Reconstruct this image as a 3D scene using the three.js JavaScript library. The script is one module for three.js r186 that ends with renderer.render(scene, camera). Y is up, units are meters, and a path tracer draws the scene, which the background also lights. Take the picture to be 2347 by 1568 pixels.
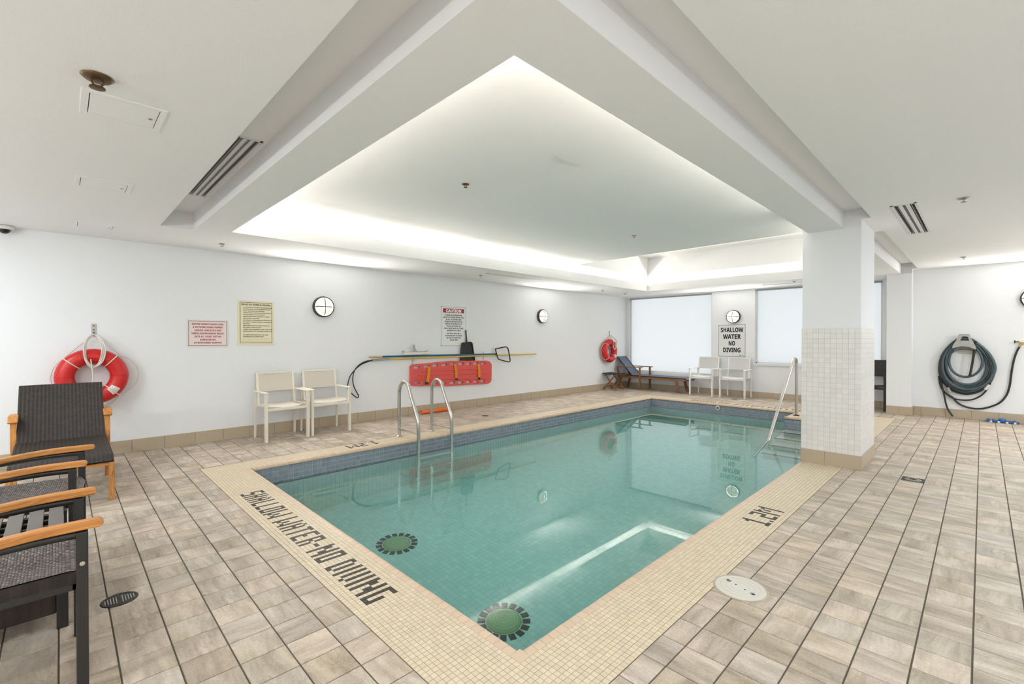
import * as THREE from 'three';
import { mergeGeometries } from 'three/addons/utils/BufferGeometryUtils.js';
import { RoundedBoxGeometry } from 'three/addons/geometries/RoundedBoxGeometry.js';
import { RectAreaLightUniformsLib } from 'three/addons/lights/RectAreaLightUniformsLib.js';

// ───────────── camera, daylight, exposure ─────────────
const scene = new THREE.Scene();
const FOCAL = 1056.06, EYE = new THREE.Vector3(-0.0054, 1.33, 6.9623), YAW = 0.7752, PITCH = -0.00701;
const camera = new THREE.PerspectiveCamera(2 * Math.atan(784 / FOCAL) * 180 / Math.PI, 2347 / 1568, 0.05, 200);
const FW = new THREE.Vector3(Math.sin(YAW) * Math.cos(PITCH), Math.sin(PITCH), -Math.cos(YAW) * Math.cos(PITCH));
camera.position.copy(EYE);
camera.lookAt(EYE.clone().add(FW));
camera.updateMatrixWorld(true);
const renderer = new THREE.WebGLRenderer({ antialias: true });
renderer.toneMapping = THREE.LinearToneMapping;
renderer.toneMappingExposure = 5.0;
renderer.shadowMap.enabled = true;
RectAreaLightUniformsLib.init();
scene.background = new THREE.Color().setRGB(0.195, 0.202, 0.204);   // overcast sky outside the frosted windows
const COVE_LIGHT = 12.5, SCONCE_LIGHT = 1.05, ADDED_PANEL_LIGHT = 3.0, COVE_TILT = 0.42;

// ───────────── helpers ─────────────
const RGT = new THREE.Vector3(Math.cos(YAW), 0, Math.sin(YAW)), UPV = new THREE.Vector3().crossVectors(RGT, FW);
const ray = (px, py) => FW.clone().multiplyScalar(FOCAL).addScaledVector(RGT, px - 1173.5).addScaledVector(UPV, 784 - py);
const hit = (px, py, axis, val) => { const d = ray(px, py); return EYE.clone().addScaledVector(d, (val - EYE[axis]) / d[axis]); };
const onZ = (px, py, z = 0) => hit(px, py, 'z', z), onX = (px, py, x) => hit(px, py, 'x', x), onY = (px, py, y = 0) => hit(px, py, 'y', y);
const toPix = (p) => { const d = p.clone().sub(EYE), f = d.dot(FW); return f < 0.05 ? null : [1173.5 + FOCAL * d.dot(RGT) / f, 784 - FOCAL * d.dot(UPV) / f]; };
function rng(seed) { let s = seed | 0; return () => { s = (s + 0x6d2b79f5) | 0; let t = Math.imul(s ^ (s >>> 15), 1 | s); t = (t + Math.imul(t ^ (t >>> 7), 61 | t)) ^ t; return ((t ^ (t >>> 14)) >>> 0) / 4294967296; }; }
const V = (x, y, z) => new THREE.Vector3(x, y, z);
const names = new Map();
function numbered(n) { const k = names.get(n) ?? 0; names.set(n, k + 1); return k ? n + '_' + String(k).padStart(3, '0') : n; }
function flat(g) { const r = g.index ? g.toNonIndexed() : g; for (const k of Object.keys(r.attributes)) if (!['position', 'normal', 'uv'].includes(k)) r.deleteAttribute(k); return r; }
function merged(gs) { gs = [].concat(gs).map(flat); return gs.length === 1 ? gs[0] : mergeGeometries(gs); }
function mesh(name, gs, mat, parent = scene) { const m = new THREE.Mesh(merged(gs), mat); m.name = parent === scene ? numbered(name) : name; parent.add(m); return m; }
function tag(o, label, category, group, kind) { Object.assign(o.userData, { label, category }); if (group) o.userData.group = group; if (kind) o.userData.kind = kind; return o; }
function thing(name, label, category, pos = [0, 0, 0], turn = 0, group) { const g = new THREE.Group(); g.name = numbered(name); g.position.set(...pos); g.rotation.y = turn; scene.add(g); return tag(g, label, category, group); }
function struct(name, label, category) { const g = new THREE.Group(); g.name = numbered(name); scene.add(g); return tag(g, label, category, null, 'structure'); }
function dup(o, pos, turn, label, group) { const c = o.clone(); c.userData = { ...o.userData }; c.name = numbered(o.name.replace(/_\d{3}$/, '')); c.position.set(...pos); c.rotation.y = turn; scene.add(c); if (label) c.userData.label = label; if (group) c.userData.group = group; return c; }
// geometries
const metreUV = (g) => { const p = g.attributes.position, n = g.attributes.normal, u = g.attributes.uv; for (let i = 0; i < p.count; i++) { const ax = Math.abs(n.getX(i)), ay = Math.abs(n.getY(i)), az = Math.abs(n.getZ(i)); if (ay >= ax && ay >= az) u.setXY(i, p.getX(i), p.getZ(i)); else if (ax >= az) u.setXY(i, p.getZ(i), p.getY(i)); else u.setXY(i, p.getX(i), p.getY(i)); } return g; };
const span = (x0, x1, y0, y1, z0, z1) => metreUV(new THREE.BoxGeometry(x1 - x0, y1 - y0, z1 - z0).translate((x0 + x1) / 2, (y0 + y1) / 2, (z0 + z1) / 2));
const rspan = (x0, x1, y0, y1, z0, z1, r = 0.004) => metreUV(new RoundedBoxGeometry(x1 - x0, y1 - y0, z1 - z0, 2, Math.min(r, (x1 - x0) / 2.1, (y1 - y0) / 2.1, (z1 - z0) / 2.1)).translate((x0 + x1) / 2, (y0 + y1) / 2, (z0 + z1) / 2));
function bar(a, b, w, h, r = 0.003) {   // rounded bar from a to b: w across, h upright; uv runs along it
  const d = b.clone().sub(a), L = d.length(), g = new RoundedBoxGeometry(w, h, L, 2, Math.min(r, w / 2.1, h / 2.1));
  metreUV(g);
  const u = g.attributes.uv, p = g.attributes.position, n = g.attributes.normal;
  for (let i = 0; i < p.count; i++) u.setXY(i, p.getZ(i), Math.abs(n.getX(i)) > 0.6 ? p.getY(i) : p.getX(i));
  d.normalize();
  const up = Math.abs(d.y) > 0.95 ? V(0, 0, 1) : V(0, 1, 0), x = new THREE.Vector3().crossVectors(up, d).normalize(), y = new THREE.Vector3().crossVectors(d, x);
  return g.applyMatrix4(new THREE.Matrix4().makeBasis(x, y, d).setPosition(a.clone().add(b).multiplyScalar(0.5)));
}
function rod(a, b, r, r2 = r, seg = 14) { const d = b.clone().sub(a); return new THREE.CylinderGeometry(r2, r, d.length(), seg).applyQuaternion(new THREE.Quaternion().setFromUnitVectors(V(0, 1, 0), d.clone().normalize())).translate((a.x + b.x) / 2, (a.y + b.y) / 2, (a.z + b.z) / 2); }
const tube = (pts, r, { closed = false, seg = 0, rad = 8, tension = 0.5, type = 'catmullrom' } = {}) => new THREE.TubeGeometry(new THREE.CatmullRomCurve3(pts, closed, type, tension), seg || pts.length * 8, r, rad, closed);
function fillet(pts, r, n = 6) {   // polyline with rounded corners
  const out = [pts[0]];
  for (let i = 1; i < pts.length - 1; i++) { const p = pts[i], a = pts[i - 1].clone().sub(p), b = pts[i + 1].clone().sub(p), k = Math.min(r, a.length() / 2.05, b.length() / 2.05); const A = p.clone().addScaledVector(a.normalize(), k), B = p.clone().addScaledVector(b.normalize(), k); for (let j = 0; j <= n; j++) { const t = j / n; out.push(A.clone().multiplyScalar((1 - t) ** 2).addScaledVector(p, 2 * t * (1 - t)).addScaledVector(B, t * t)); } }
  out.push(pts[pts.length - 1]); return out;
}
function pipe(pts, r, rad = 12) { const c = new THREE.CurvePath(); for (let i = 0; i < pts.length - 1; i++) if (pts[i].distanceTo(pts[i + 1]) > 1e-5) c.add(new THREE.LineCurve3(pts[i], pts[i + 1])); const L = c.getLength(); return new THREE.TubeGeometry(c, Math.max(8, Math.min(200, Math.round(L / 0.012))), r, rad, false); }
const lathe = (pts, seg = 24) => new THREE.LatheGeometry(pts.map(([r, y]) => new THREE.Vector2(r, y)), seg);
function extrude(pts, depth, holes = [], bevel = 0) { const s = new THREE.Shape(pts.map(([x, y]) => new THREE.Vector2(x, y))); for (const h of holes) s.holes.push(new THREE.Path(h.map(([x, y]) => new THREE.Vector2(x, y)))); return new THREE.ExtrudeGeometry(s, { depth, bevelEnabled: bevel > 0, bevelThickness: bevel, bevelSize: bevel, bevelSegments: 2, curveSegments: 8 }); }
function roundRect(x, y, w, h, r, n = 4) { const o = []; for (const [cx, cy, a] of [[x + w - r, y + r, -1], [x + w - r, y + h - r, 0], [x + r, y + h - r, 1], [x + r, y + r, 2]]) for (let i = 0; i <= n; i++) { const t = (a + i / n) * Math.PI / 2; o.push([cx + r * Math.cos(t), cy + r * Math.sin(t)]); } return o; }
function sheet(fn, nu, nv, thick = 0) {   // parametric surface with uv in 0..1 and an optional thickness
  const make = (off, flip) => { const g = new THREE.PlaneGeometry(1, 1, nu, nv), p = g.attributes.position; for (let i = 0; i < p.count; i++) { const u = p.getX(i) + 0.5, v = p.getY(i) + 0.5, q = fn(u, v); p.setXYZ(i, q[0], q[1], q[2]); } g.computeVertexNormals(); if (off) { const n = g.attributes.normal; for (let i = 0; i < p.count; i++) p.setXYZ(i, p.getX(i) + n.getX(i) * off, p.getY(i) + n.getY(i) * off, p.getZ(i) + n.getZ(i) * off); } if (flip) { const ix = g.index.array; for (let i = 0; i < ix.length; i += 3) [ix[i], ix[i + 1]] = [ix[i + 1], ix[i]]; g.computeVertexNormals(); } return g; };
  return thick ? merged([make(thick / 2, false), make(-thick / 2, true)]) : make(0, false);
}

// ───────────── textures ─────────────
function noiseTable(seed, n) { const r = rng(seed), t = new Float32Array(n * n); for (let i = 0; i < t.length; i++) t[i] = r(); return t; }
const NT = noiseTable(7, 256);
function vnoise(x, y, px, py) { const xi = Math.floor(x), yi = Math.floor(y), fx = x - xi, fy = y - yi, sx = fx * fx * (3 - 2 * fx), sy = fy * fy * (3 - 2 * fy), w = (a, p) => ((a % p) + p) % p, at = (a, b) => NT[(w(b, py) & 255) * 256 + (w(a, px) & 255)]; return (at(xi, yi) * (1 - sx) + at(xi + 1, yi) * sx) * (1 - sy) + (at(xi, yi + 1) * (1 - sx) + at(xi + 1, yi + 1) * sx) * sy; }
function fbm(u, v, fx, fy, oct) { let s = 0, a = 0.5, t = 0; for (let i = 0; i < oct; i++) { s += a * vnoise(u * fx, v * fy, fx, fy); t += a; a *= 0.55; fx *= 2; fy *= 2; } return s / t; }
function dataTex(n, m, fn, srgb = true) { const d = new Uint8Array(n * m * 4), c = [0, 0, 0]; for (let y = 0; y < m; y++) for (let x = 0; x < n; x++) { fn(x / n, y / m, c); const o = (y * n + x) * 4; for (let k = 0; k < 3; k++) d[o + k] = Math.max(0, Math.min(255, c[k])); d[o + 3] = 255; } const t = new THREE.DataTexture(d, n, m); t.wrapS = t.wrapT = THREE.RepeatWrapping; t.magFilter = t.minFilter = THREE.LinearFilter; if (srgb) t.colorSpace = THREE.SRGBColorSpace; t.needsUpdate = true; return t; }
const scaled = (t, s, s2 = s) => { const c = t.clone(); c.repeat.set(s, s2); c.needsUpdate = true; return c; };
const slateH = (u, v) => { const w = fbm(u, v, 3, 3, 3); const a = fbm(u + 0.08 * w, v + 0.10 * w, 3, 9, 5); const b = fbm(u + 0.35, v + 0.1 * w, 5, 5, 4); return [a, b, w]; };
const slate = dataTex(1024, 1024, (u, v, c) => { const [a, b, w] = slateH(u, v), g = vnoise(u * 512, v * 512, 256, 256), f = vnoise(u * 180, v * 180, 180, 180), st = fbm(u + 0.05 * w, v + 0.06 * w + 0.3, 7, 46, 3); let t = 0.5 + (a - 0.5) * 0.95 + (b - 0.5) * 0.5 + (g - 0.5) * 0.16 + (f - 0.5) * 0.2 + (st - 0.5) * 0.55; const crack = Math.max(0, 1 - Math.abs(a - 0.5) * 50) * 0.2 * (w > 0.5 ? 1 : 0.3); t = Math.max(0, Math.min(1, t - crack)); c[0] = 147 + 74 * t; c[1] = 134 + 72 * t; c[2] = 117 + 71 * t + (b - 0.5) * 12; });
const slateBump = dataTex(1024, 1024, (u, v, c) => { const [a, b] = slateH(u, v); c[0] = c[1] = c[2] = 255 * (a * 0.5 + b * 0.2 + 0.18 * fbm(u, v + 0.3, 7, 46, 3) + 0.12 * vnoise(u * 400, v * 400, 200, 200)); }, false);
const plaster = dataTex(512, 512, (u, v, c) => { c[0] = c[1] = c[2] = 255 * (0.6 * fbm(u, v, 24, 24, 4) + 0.4 * vnoise(u * 256, v * 256, 256, 256)); }, false);
const woodTex = dataTex(512, 128, (u, v, c) => { const w = fbm(u, v, 3, 6, 3), g = fbm(u + w * 0.04, v + w * 0.3, 4, 24, 4), p = vnoise(u * 40, v * 110, 40, 110); const t = 0.5 + (g - 0.5) * 1.5 + (p - 0.5) * 0.16; c[0] = 172 + 52 * t; c[1] = 112 + 44 * t; c[2] = 52 + 32 * t; });
const darkWoodTex = dataTex(512, 128, (u, v, c) => { const w = fbm(u, v, 3, 6, 3), g = fbm(u + w * 0.04, v + w * 0.3, 4, 24, 4); const t = 0.5 + (g - 0.5) * 1.5; c[0] = 112 + 46 * t; c[1] = 72 + 36 * t; c[2] = 44 + 22 * t; });
const weaveH = (u, v, nx, ny) => { const x = u * nx, y = v * ny, ix = Math.floor(x), iy = Math.floor(y), fx = x - ix - 0.5, fy = y - iy - 0.5, over = (ix + iy) % 2 === 0; const long = over ? fx : fy, short = over ? fy : fx; return [Math.sqrt(Math.max(0, 1 - (short * 1.9) ** 2)) * (0.55 + 0.45 * Math.cos(long * Math.PI * 0.9)), over, ix, iy]; };
const weave = dataTex(512, 512, (u, v, c) => { const [h, over, ix, iy] = weaveH(u, v, 16, 32), k = 0.6 + 0.5 * NT[((iy * 31 + ix * 7) & 255) * 256 + ((ix * 13) & 255)], s = (0.25 + 0.75 * h) * k; c[0] = (over ? 158 : 122) * s; c[1] = (over ? 142 : 108) * s; c[2] = (over ? 132 : 100) * s; });
const weaveBump = dataTex(512, 512, (u, v, c) => { c[0] = c[1] = c[2] = 255 * weaveH(u, v, 16, 32)[0]; }, false);
const ribbed = dataTex(512, 512, (u, v, c) => { const rib = 0.5 + 0.5 * Math.sin(u * Math.PI * 2 * 22), [h] = weaveH(u, v, 88, 120), k = 0.75 + 0.4 * fbm(u, v, 20, 40, 2), s = (0.45 + 0.55 * h) * k * (0.72 + 0.28 * rib); c[0] = 70 * s; c[1] = 58 * s; c[2] = 51 * s; });
const ribbedBump = dataTex(512, 512, (u, v, c) => { c[0] = c[1] = c[2] = 255 * (0.5 * weaveH(u, v, 88, 120)[0] + 0.5 * (0.5 + 0.5 * Math.sin(u * Math.PI * 44))); }, false);
const mesh2 = dataTex(256, 256, (u, v, c) => { const s = 0.86 + 0.14 * Math.sin(u * Math.PI * 128) * Math.sin(v * Math.PI * 128); c[0] = c[1] = c[2] = 255 * s; });

// ───────────── materials ─────────────
const lin = (r, g, b) => new THREE.Color().setRGB(r, g, b);
const std = (o) => new THREE.MeshStandardMaterial({ roughness: 0.6, metalness: 0, ...o });
const M = {
  wall: std({ color: lin(0.86, 0.875, 0.89), roughness: 0.85, bumpMap: scaled(plaster, 1.2), bumpScale: 0.0012 }),
  ceiling: std({ color: lin(0.88, 0.885, 0.885), roughness: 0.9, bumpMap: scaled(plaster, 1.2), bumpScale: 0.0008 }),
  white: std({ color: lin(0.76, 0.76, 0.75), roughness: 0.5 }),
  grout: std({ color: lin(0.13, 0.105, 0.078), roughness: 0.9 }),
  copingGrout: std({ color: lin(0.33, 0.25, 0.16), roughness: 0.9 }),
  poolGrout: std({ color: lin(0.6, 0.62, 0.6), roughness: 0.9 }),
  whiteGrout: std({ color: lin(0.62, 0.6, 0.58), roughness: 0.9 }),
  deck: std({ color: 0xffffff, vertexColors: true, map: slate, bumpMap: slateBump, bumpScale: 0.007, roughness: 0.55 }),
  glazed: std({ color: 0xffffff, vertexColors: true, roughness: 0.32 }),
  mosaic: std({ color: 0xffffff, vertexColors: true, roughness: 0.5 }),
  base: std({ color: lin(0.5, 0.41, 0.295), roughness: 0.4 }),
  steel: std({ color: lin(0.62, 0.6, 0.56), roughness: 0.22, metalness: 1 }),
  dullSteel: std({ color: lin(0.45, 0.43, 0.4), roughness: 0.4, metalness: 1 }),
  black: std({ color: lin(0.022, 0.02, 0.019), roughness: 0.42 }),
  blackRubber: std({ color: lin(0.02, 0.02, 0.021), roughness: 0.6 }),
  bronze: std({ color: lin(0.16, 0.1, 0.05), roughness: 0.45, metalness: 0.8 }),
  wood: std({ map: scaled(woodTex, 1.6, 7), roughness: 0.45 }),
  darkWood: std({ map: scaled(darkWoodTex, 1.6, 7), roughness: 0.5 }),
  weave: std({ map: scaled(weave, 1.7), bumpMap: scaled(weaveBump, 1.7), bumpScale: 0.004, roughness: 0.5 }),
  ribbed: std({ map: ribbed, bumpMap: ribbedBump, bumpScale: 0.003, roughness: 0.6 }),
  wicker: std({ map: scaled(ribbed, 0.3, 1), bumpMap: scaled(ribbedBump, 0.3, 1), bumpScale: 0.003, roughness: 0.6, color: lin(0.75, 0.6, 0.5) }),
  cream: std({ color: lin(0.82, 0.77, 0.66), roughness: 0.42 }),
  creamSling: std({ color: lin(0.95, 0.87, 0.75), roughness: 0.8, map: mesh2 }),
  chairWhite: std({ color: lin(0.84, 0.83, 0.8), roughness: 0.42 }),
  chairWhiteSling: std({ color: lin(0.93, 0.92, 0.9), roughness: 0.8, map: mesh2 }),
  darkSling: std({ color: lin(0.06, 0.06, 0.06), roughness: 0.7, map: mesh2 }),
  slat: std({ color: lin(0.17, 0.155, 0.14), roughness: 0.35 }),
  red: std({ color: lin(0.62, 0.016, 0.014), roughness: 0.35 }),
  board: std({ color: lin(0.78, 0.1, 0.085), roughness: 0.42 }),
  rope: std({ color: lin(0.72, 0.68, 0.6), roughness: 0.85 }),
  orange: std({ color: lin(0.85, 0.17, 0.03), roughness: 0.7 }),
  strap: std({ color: lin(0.85, 0.28, 0.02), roughness: 0.8 }),
  yellow: std({ color: lin(0.68, 0.5, 0.1), roughness: 0.4 }),
  bluePole: std({ color: lin(0.015, 0.11, 0.2), roughness: 0.35 }),
  gold: std({ color: lin(0.6, 0.47, 0.25), roughness: 0.4, metalness: 0.6 }),
  hoseTeal: std({ color: lin(0.06, 0.095, 0.105), roughness: 0.35 }),
  hoseBlack: std({ color: lin(0.018, 0.02, 0.02), roughness: 0.4 }),
  greyPlastic: std({ color: lin(0.42, 0.42, 0.4), roughness: 0.5 }),
  blueToy: std({ color: lin(0.015, 0.12, 0.42), roughness: 0.35 }),
  skySheenSling: std({ color: lin(0.14, 0.19, 0.27), roughness: 0.45, map: mesh2 }),  // dark sling; its blue is sky reflection put into the colour
  navy: std({ color: lin(0.015, 0.018, 0.03), roughness: 0.5 }),
  frame: std({ color: lin(0.76, 0.78, 0.8), roughness: 0.4 }),
  track: std({ color: lin(0.36, 0.37, 0.39), roughness: 0.5 }),
  sheetMetal: std({ color: lin(0.6, 0.6, 0.6), roughness: 0.5, metalness: 0.7 }),
  holeShadeAndScrew: std({ color: lin(0.04, 0.038, 0.035), roughness: 0.6 }),  // near-black painted as shade inside holes and slots; also the hook screws
  drainDark: std({ color: lin(0.03, 0.028, 0.024), roughness: 0.45, metalness: 0.4 }),
  lid: std({ color: lin(0.68, 0.65, 0.58), roughness: 0.5 }),
  drainGreen: std({ color: lin(0.42, 0.5, 0.2), roughness: 0.5 }),
  drainTile: std({ color: lin(0.05, 0.04, 0.033), roughness: 0.5 }),
  glow: std({ color: lin(0.6, 0.58, 0.54), emissive: lin(1.0, 0.95, 0.87), emissiveIntensity: 0.115, roughness: 0.4 }),
  tubeGlow: std({ color: lin(0.9, 0.88, 0.82), emissive: lin(1.0, 0.9, 0.76), emissiveIntensity: 1.5, roughness: 0.4 }),
  bezel: std({ color: lin(0.05, 0.042, 0.033), roughness: 0.4 }),
  frosted: new THREE.MeshPhysicalMaterial({ color: lin(0.93, 0.95, 0.96), transmission: 1, roughness: 0.97, thickness: 0, ior: 1.45, side: THREE.DoubleSide }),
  water: new THREE.MeshPhysicalMaterial({ color: 0xffffff, transmission: 1, roughness: 0, thickness: 1, ior: 1.333, attenuationColor: lin(0.765, 0.958, 0.942), attenuationDistance: 1 }),
};

// ───────────── the room shell ─────────────
const XW = 11.2785, XH = 10.7195, CX = 10.4842;             // window wall, hose wall, face of the far column
const K = 2.4665, C3 = 2.5365, U = 2.80, LIP = 2.637, CHT = 2.645, POCKET = 3.25, TOP = 3.5;
const KX0 = 1.2997, KX1 = 10.0295, KZ0 = 1.3561, KZ1 = 5.6436, BX0 = 0.9931, BZ1 = 5.9594, QX0 = 0.714, QZ1 = 6.1826;
const PLX0 = 5.757, PLX1 = 6.5706, PLZ0 = 5.585, PLZ1 = 6.1104, XE = 7.32, XN = -2.2, ZN = 9;
function wallWith(name, label, pieces) { const g = struct(name, label, 'wall'); mesh('plaster', pieces, M.wall, g); return g; }
wallWith('wall_back', 'long white plaster wall with the notices, poles and lamps', [span(XN - 0.2, XW + 0.25, 0, TOP, -0.2, 0)]);
const WIN = [[0.1, 2.373, 0.44, 2.44], [3.345, 5.62, 0.772, 2.45]];
wallWith('wall_window', 'white plaster wall around the frosted windows', [
  span(XW, XW + 0.25, 0, TOP, 0, WIN[0][0]), span(XW, XW + 0.25, 0, WIN[0][2], WIN[0][0], WIN[0][1]), span(XW, XW + 0.25, WIN[0][3], TOP, WIN[0][0], WIN[0][1]),
  span(XW, XW + 0.25, 0, TOP, WIN[0][1], WIN[1][0]), span(XW, XW + 0.25, 0, WIN[1][2], WIN[1][0], WIN[1][1]), span(XW, XW + 0.25, WIN[1][3], TOP, WIN[1][0], WIN[1][1]), span(XW, XW + 0.25, 0, TOP, WIN[1][1], 5.771)]);
wallWith('wall_right', 'white plaster wall carrying the green hose', [span(XH, XH + 0.3, 0, TOP, 6.11, ZN)]);
wallWith('wall_near', 'white plaster wall behind the dark armchairs', [span(XN - 0.2, XN, 0, TOP, 0, ZN)]);
const W3 = [1.5, 7.5, 0.7, 2.35];
wallWith('wall_front', 'white plaster wall opposite the notices, with a wide window', [span(XN - 0.2, W3[0], 0, TOP, ZN, ZN + 0.25), span(W3[1], XH + 0.3, 0, TOP, ZN, ZN + 0.25), span(W3[0], W3[1], 0, W3[2], ZN, ZN + 0.25), span(W3[0], W3[1], W3[3], TOP, ZN, ZN + 0.25)]);
const farCol = struct('column', 'plain white column between the last window and the hose wall', 'column');
mesh('plaster', span(CX, XW + 0.25, 0, TOP, 5.771, 6.11), M.wall, farCol);

// openings in the ceiling for the slotted grilles and the access panels: outer x0, x1, z0, z1 and the width of the frame
const GRILLES = [[0.808, 0.968, 1.92, 3.6], [5.39, 6.99, 6.368, 6.552], [5.27, 6.6, 0.9, 0.985], [10.62, 10.7, 3.7, 5.2]], PANELS = [[0.067, 0.386, 3.797, 4.11], [0.072, 0.386, 2.268, 2.555], [0.09, 0.41, 0.56, 0.86]];
const OPEN = [...GRILLES.map((h) => [h[0] + 0.016, h[1] - 0.016, h[2] + 0.016, h[3] - 0.016]), ...PANELS.map((h) => [h[0] + 0.028, h[1] - 0.028, h[2] + 0.028, h[3] - 0.028])], DEEP = 0.3;
function pierced(x0, x1, y0, y1, z0, z1, cap) {   // a slab with the openings cut through it, closed again above the height cap
  let r = [[x0, x1, z0, z1]]; const out = [];
  for (const [a, b, c, d] of OPEN) { const next = []; for (const [A, B, C, D] of r) { if (b <= A || a >= B || d <= C || c >= D) { next.push([A, B, C, D]); continue; } const p = Math.max(a, A), q = Math.min(b, B), m = Math.max(c, C), n = Math.min(d, D); if (p > A) next.push([A, p, C, D]); if (q < B) next.push([q, B, C, D]); if (m > C) next.push([p, q, C, m]); if (n < D) next.push([p, q, n, D]); if (y1 > cap) out.push(span(p, q, cap, y1, m, n)); } r = next; }
  return [...out, ...r.map(([A, B, C, D]) => span(A, B, y0, y1, C, D))];
}
{ // ceiling: lower field, higher right field, air channels, ring beam with the lighting cove, upper coffer and its deep end
  const c = struct('ceiling', 'white plaster ceiling with a lit coffer over the pool', 'ceiling');
  const f = [], put = (x0, x1, y0, z0, z1, y1 = TOP) => f.push(...pierced(x0, x1, y0, y1, z0, z1, y0 + DEEP));
  put(XN, QX0, K, 0, QZ1); put(QX0, BX0, K, 0, 1.17); put(XN, XH + 0.3, C3, QZ1, ZN);
  put(QX0, BX0, CHT, 1.17, QZ1); put(BX0, PLX0, CHT, BZ1, QZ1); put(PLX0, PLX1, C3, BZ1, QZ1); put(PLX1, CX, CHT, BZ1, QZ1); put(CX, XW, K, BZ1, 6.11); put(CX, XH + 0.3, C3, 6.11, QZ1);
  mesh('lower_ceiling', f, M.ceiling, c);
  const tz = 0.235, s = 2.492, b = [], B = (x0, x1, y0, y1, z0, z1) => b.push(...pierced(x0, x1, y0, y1, z0, z1, K + DEEP));
  B(BX0, XW, K, s, 0, KZ0); B(BX0, XW, K, s, KZ1, BZ1); B(BX0, KX0, K, s, KZ0, KZ1); B(KX1, XW, K, s, KZ0, KZ1);              // soffit of the ring
  B(BX0, XW, s, TOP, 0, KZ0 - tz); B(BX0, XW, s, TOP, KZ1 + tz, BZ1); B(BX0, KX0 - tz, s, TOP, KZ0 - tz, KZ1 + tz); B(KX1 + tz, XW, s, TOP, KZ0 - tz, KZ1 + tz);   // behind the cove
  mesh('ring_beam', b, M.ceiling, c);
  const l = [], t = 0.035;
  l.push(span(KX0 - t, KX1 + t, s, LIP, KZ0 - t, KZ0), span(KX0 - t, KX1 + t, s, LIP, KZ1, KZ1 + t), span(KX0 - t, KX0, s, LIP, KZ0, KZ1), span(KX1, KX1 + t, s, LIP, KZ0, KZ1));
  mesh('cove_lip', l, M.ceiling, c);
  const u = [], X0 = KX0 - tz, X1 = KX1 + tz, Z0 = KZ0 - tz, Z1 = KZ1 + tz;
  u.push(span(X0, XE, U, TOP, Z0, Z1), span(XE, X1, U, TOP, Z0, KZ0), span(XE, X1, U, TOP, KZ1, Z1), span(KX1, X1, U, TOP, KZ0, KZ1), span(XE, KX1, POCKET, TOP, KZ0, KZ1));
  mesh('upper_ceiling', u, M.ceiling, c);
  { const a = onY(1268, 357, U), b = onY(1328, 380, U); mesh('peeling_paint', sheet((p, q) => { const x = a.x + (b.x - a.x) * p, z = a.z + (b.z - a.z) * p + (q - 0.5) * 0.035 * Math.sin(p * Math.PI) ** 0.6; return [x, U - 0.001 - 0.012 * q * Math.sin(p * Math.PI), z]; }, 14, 4, 0.0012), M.ceiling, c); }
}

// a tile: a slab with its face up the direction n, chamfered; pushed into plain arrays
class Tiles {
  constructor() { this.p = []; this.n = []; this.c = []; this.t = []; this.i = []; }
  quad(P, N, C, T) { const k = this.p.length / 3; for (let j = 0; j < 4; j++) { this.p.push(...P[j]); this.n.push(...N); this.c.push(...C); this.t.push(...T[j]); } this.i.push(k, k + 1, k + 2, k, k + 2, k + 3); }
  add(c, u, v, hu, hv, th, ch, col, uv, swap) {
    const n = [u[1] * v[2] - u[2] * v[1], u[2] * v[0] - u[0] * v[2], u[0] * v[1] - u[1] * v[0]], at = (a, b, d) => [0, 1, 2].map((k) => c[k] + a * u[k] + b * v[k] + d * n[k]), tx = (a, b) => swap ? [uv[0] + b, uv[1] + a] : [uv[0] + a, uv[1] + b];
    const iu = hu - ch, iv = hv - ch, cs = [[-1, -1], [1, -1], [1, 1], [-1, 1]], top = cs.map(([a, b]) => at(a * iu, b * iv, 0)), mid = cs.map(([a, b]) => at(a * hu, b * hv, -ch)), bot = cs.map(([a, b]) => at(a * hu, b * hv, -th)), T = cs.map(([a, b]) => tx(a * hu, b * hv));
    this.quad(top, n, col, T);
    for (let k = 0; k < 4; k++) { const j = (k + 1) % 4, e = k % 2 ? u : v, s = k === 0 || k === 3 ? -1 : 1, o = e.map((x) => x * s); if (ch > 0) this.quad([mid[k], mid[j], top[j], top[k]], o.map((x, q) => (x + n[q]) * 0.7071), col, [T[k], T[j], T[j], T[k]]); this.quad([bot[k], bot[j], ch > 0 ? mid[j] : top[j], ch > 0 ? mid[k] : top[k]], o, col, [T[k], T[j], T[j], T[k]]); }
  }
  geometry() { const g = new THREE.BufferGeometry(); for (const [k, a, s] of [['position', this.p, 3], ['normal', this.n, 3], ['color', this.c, 3], ['uv', this.t, 2]]) g.setAttribute(k, new THREE.Float32BufferAttribute(a, s)); g.setIndex(this.i); return g; }
}
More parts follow.
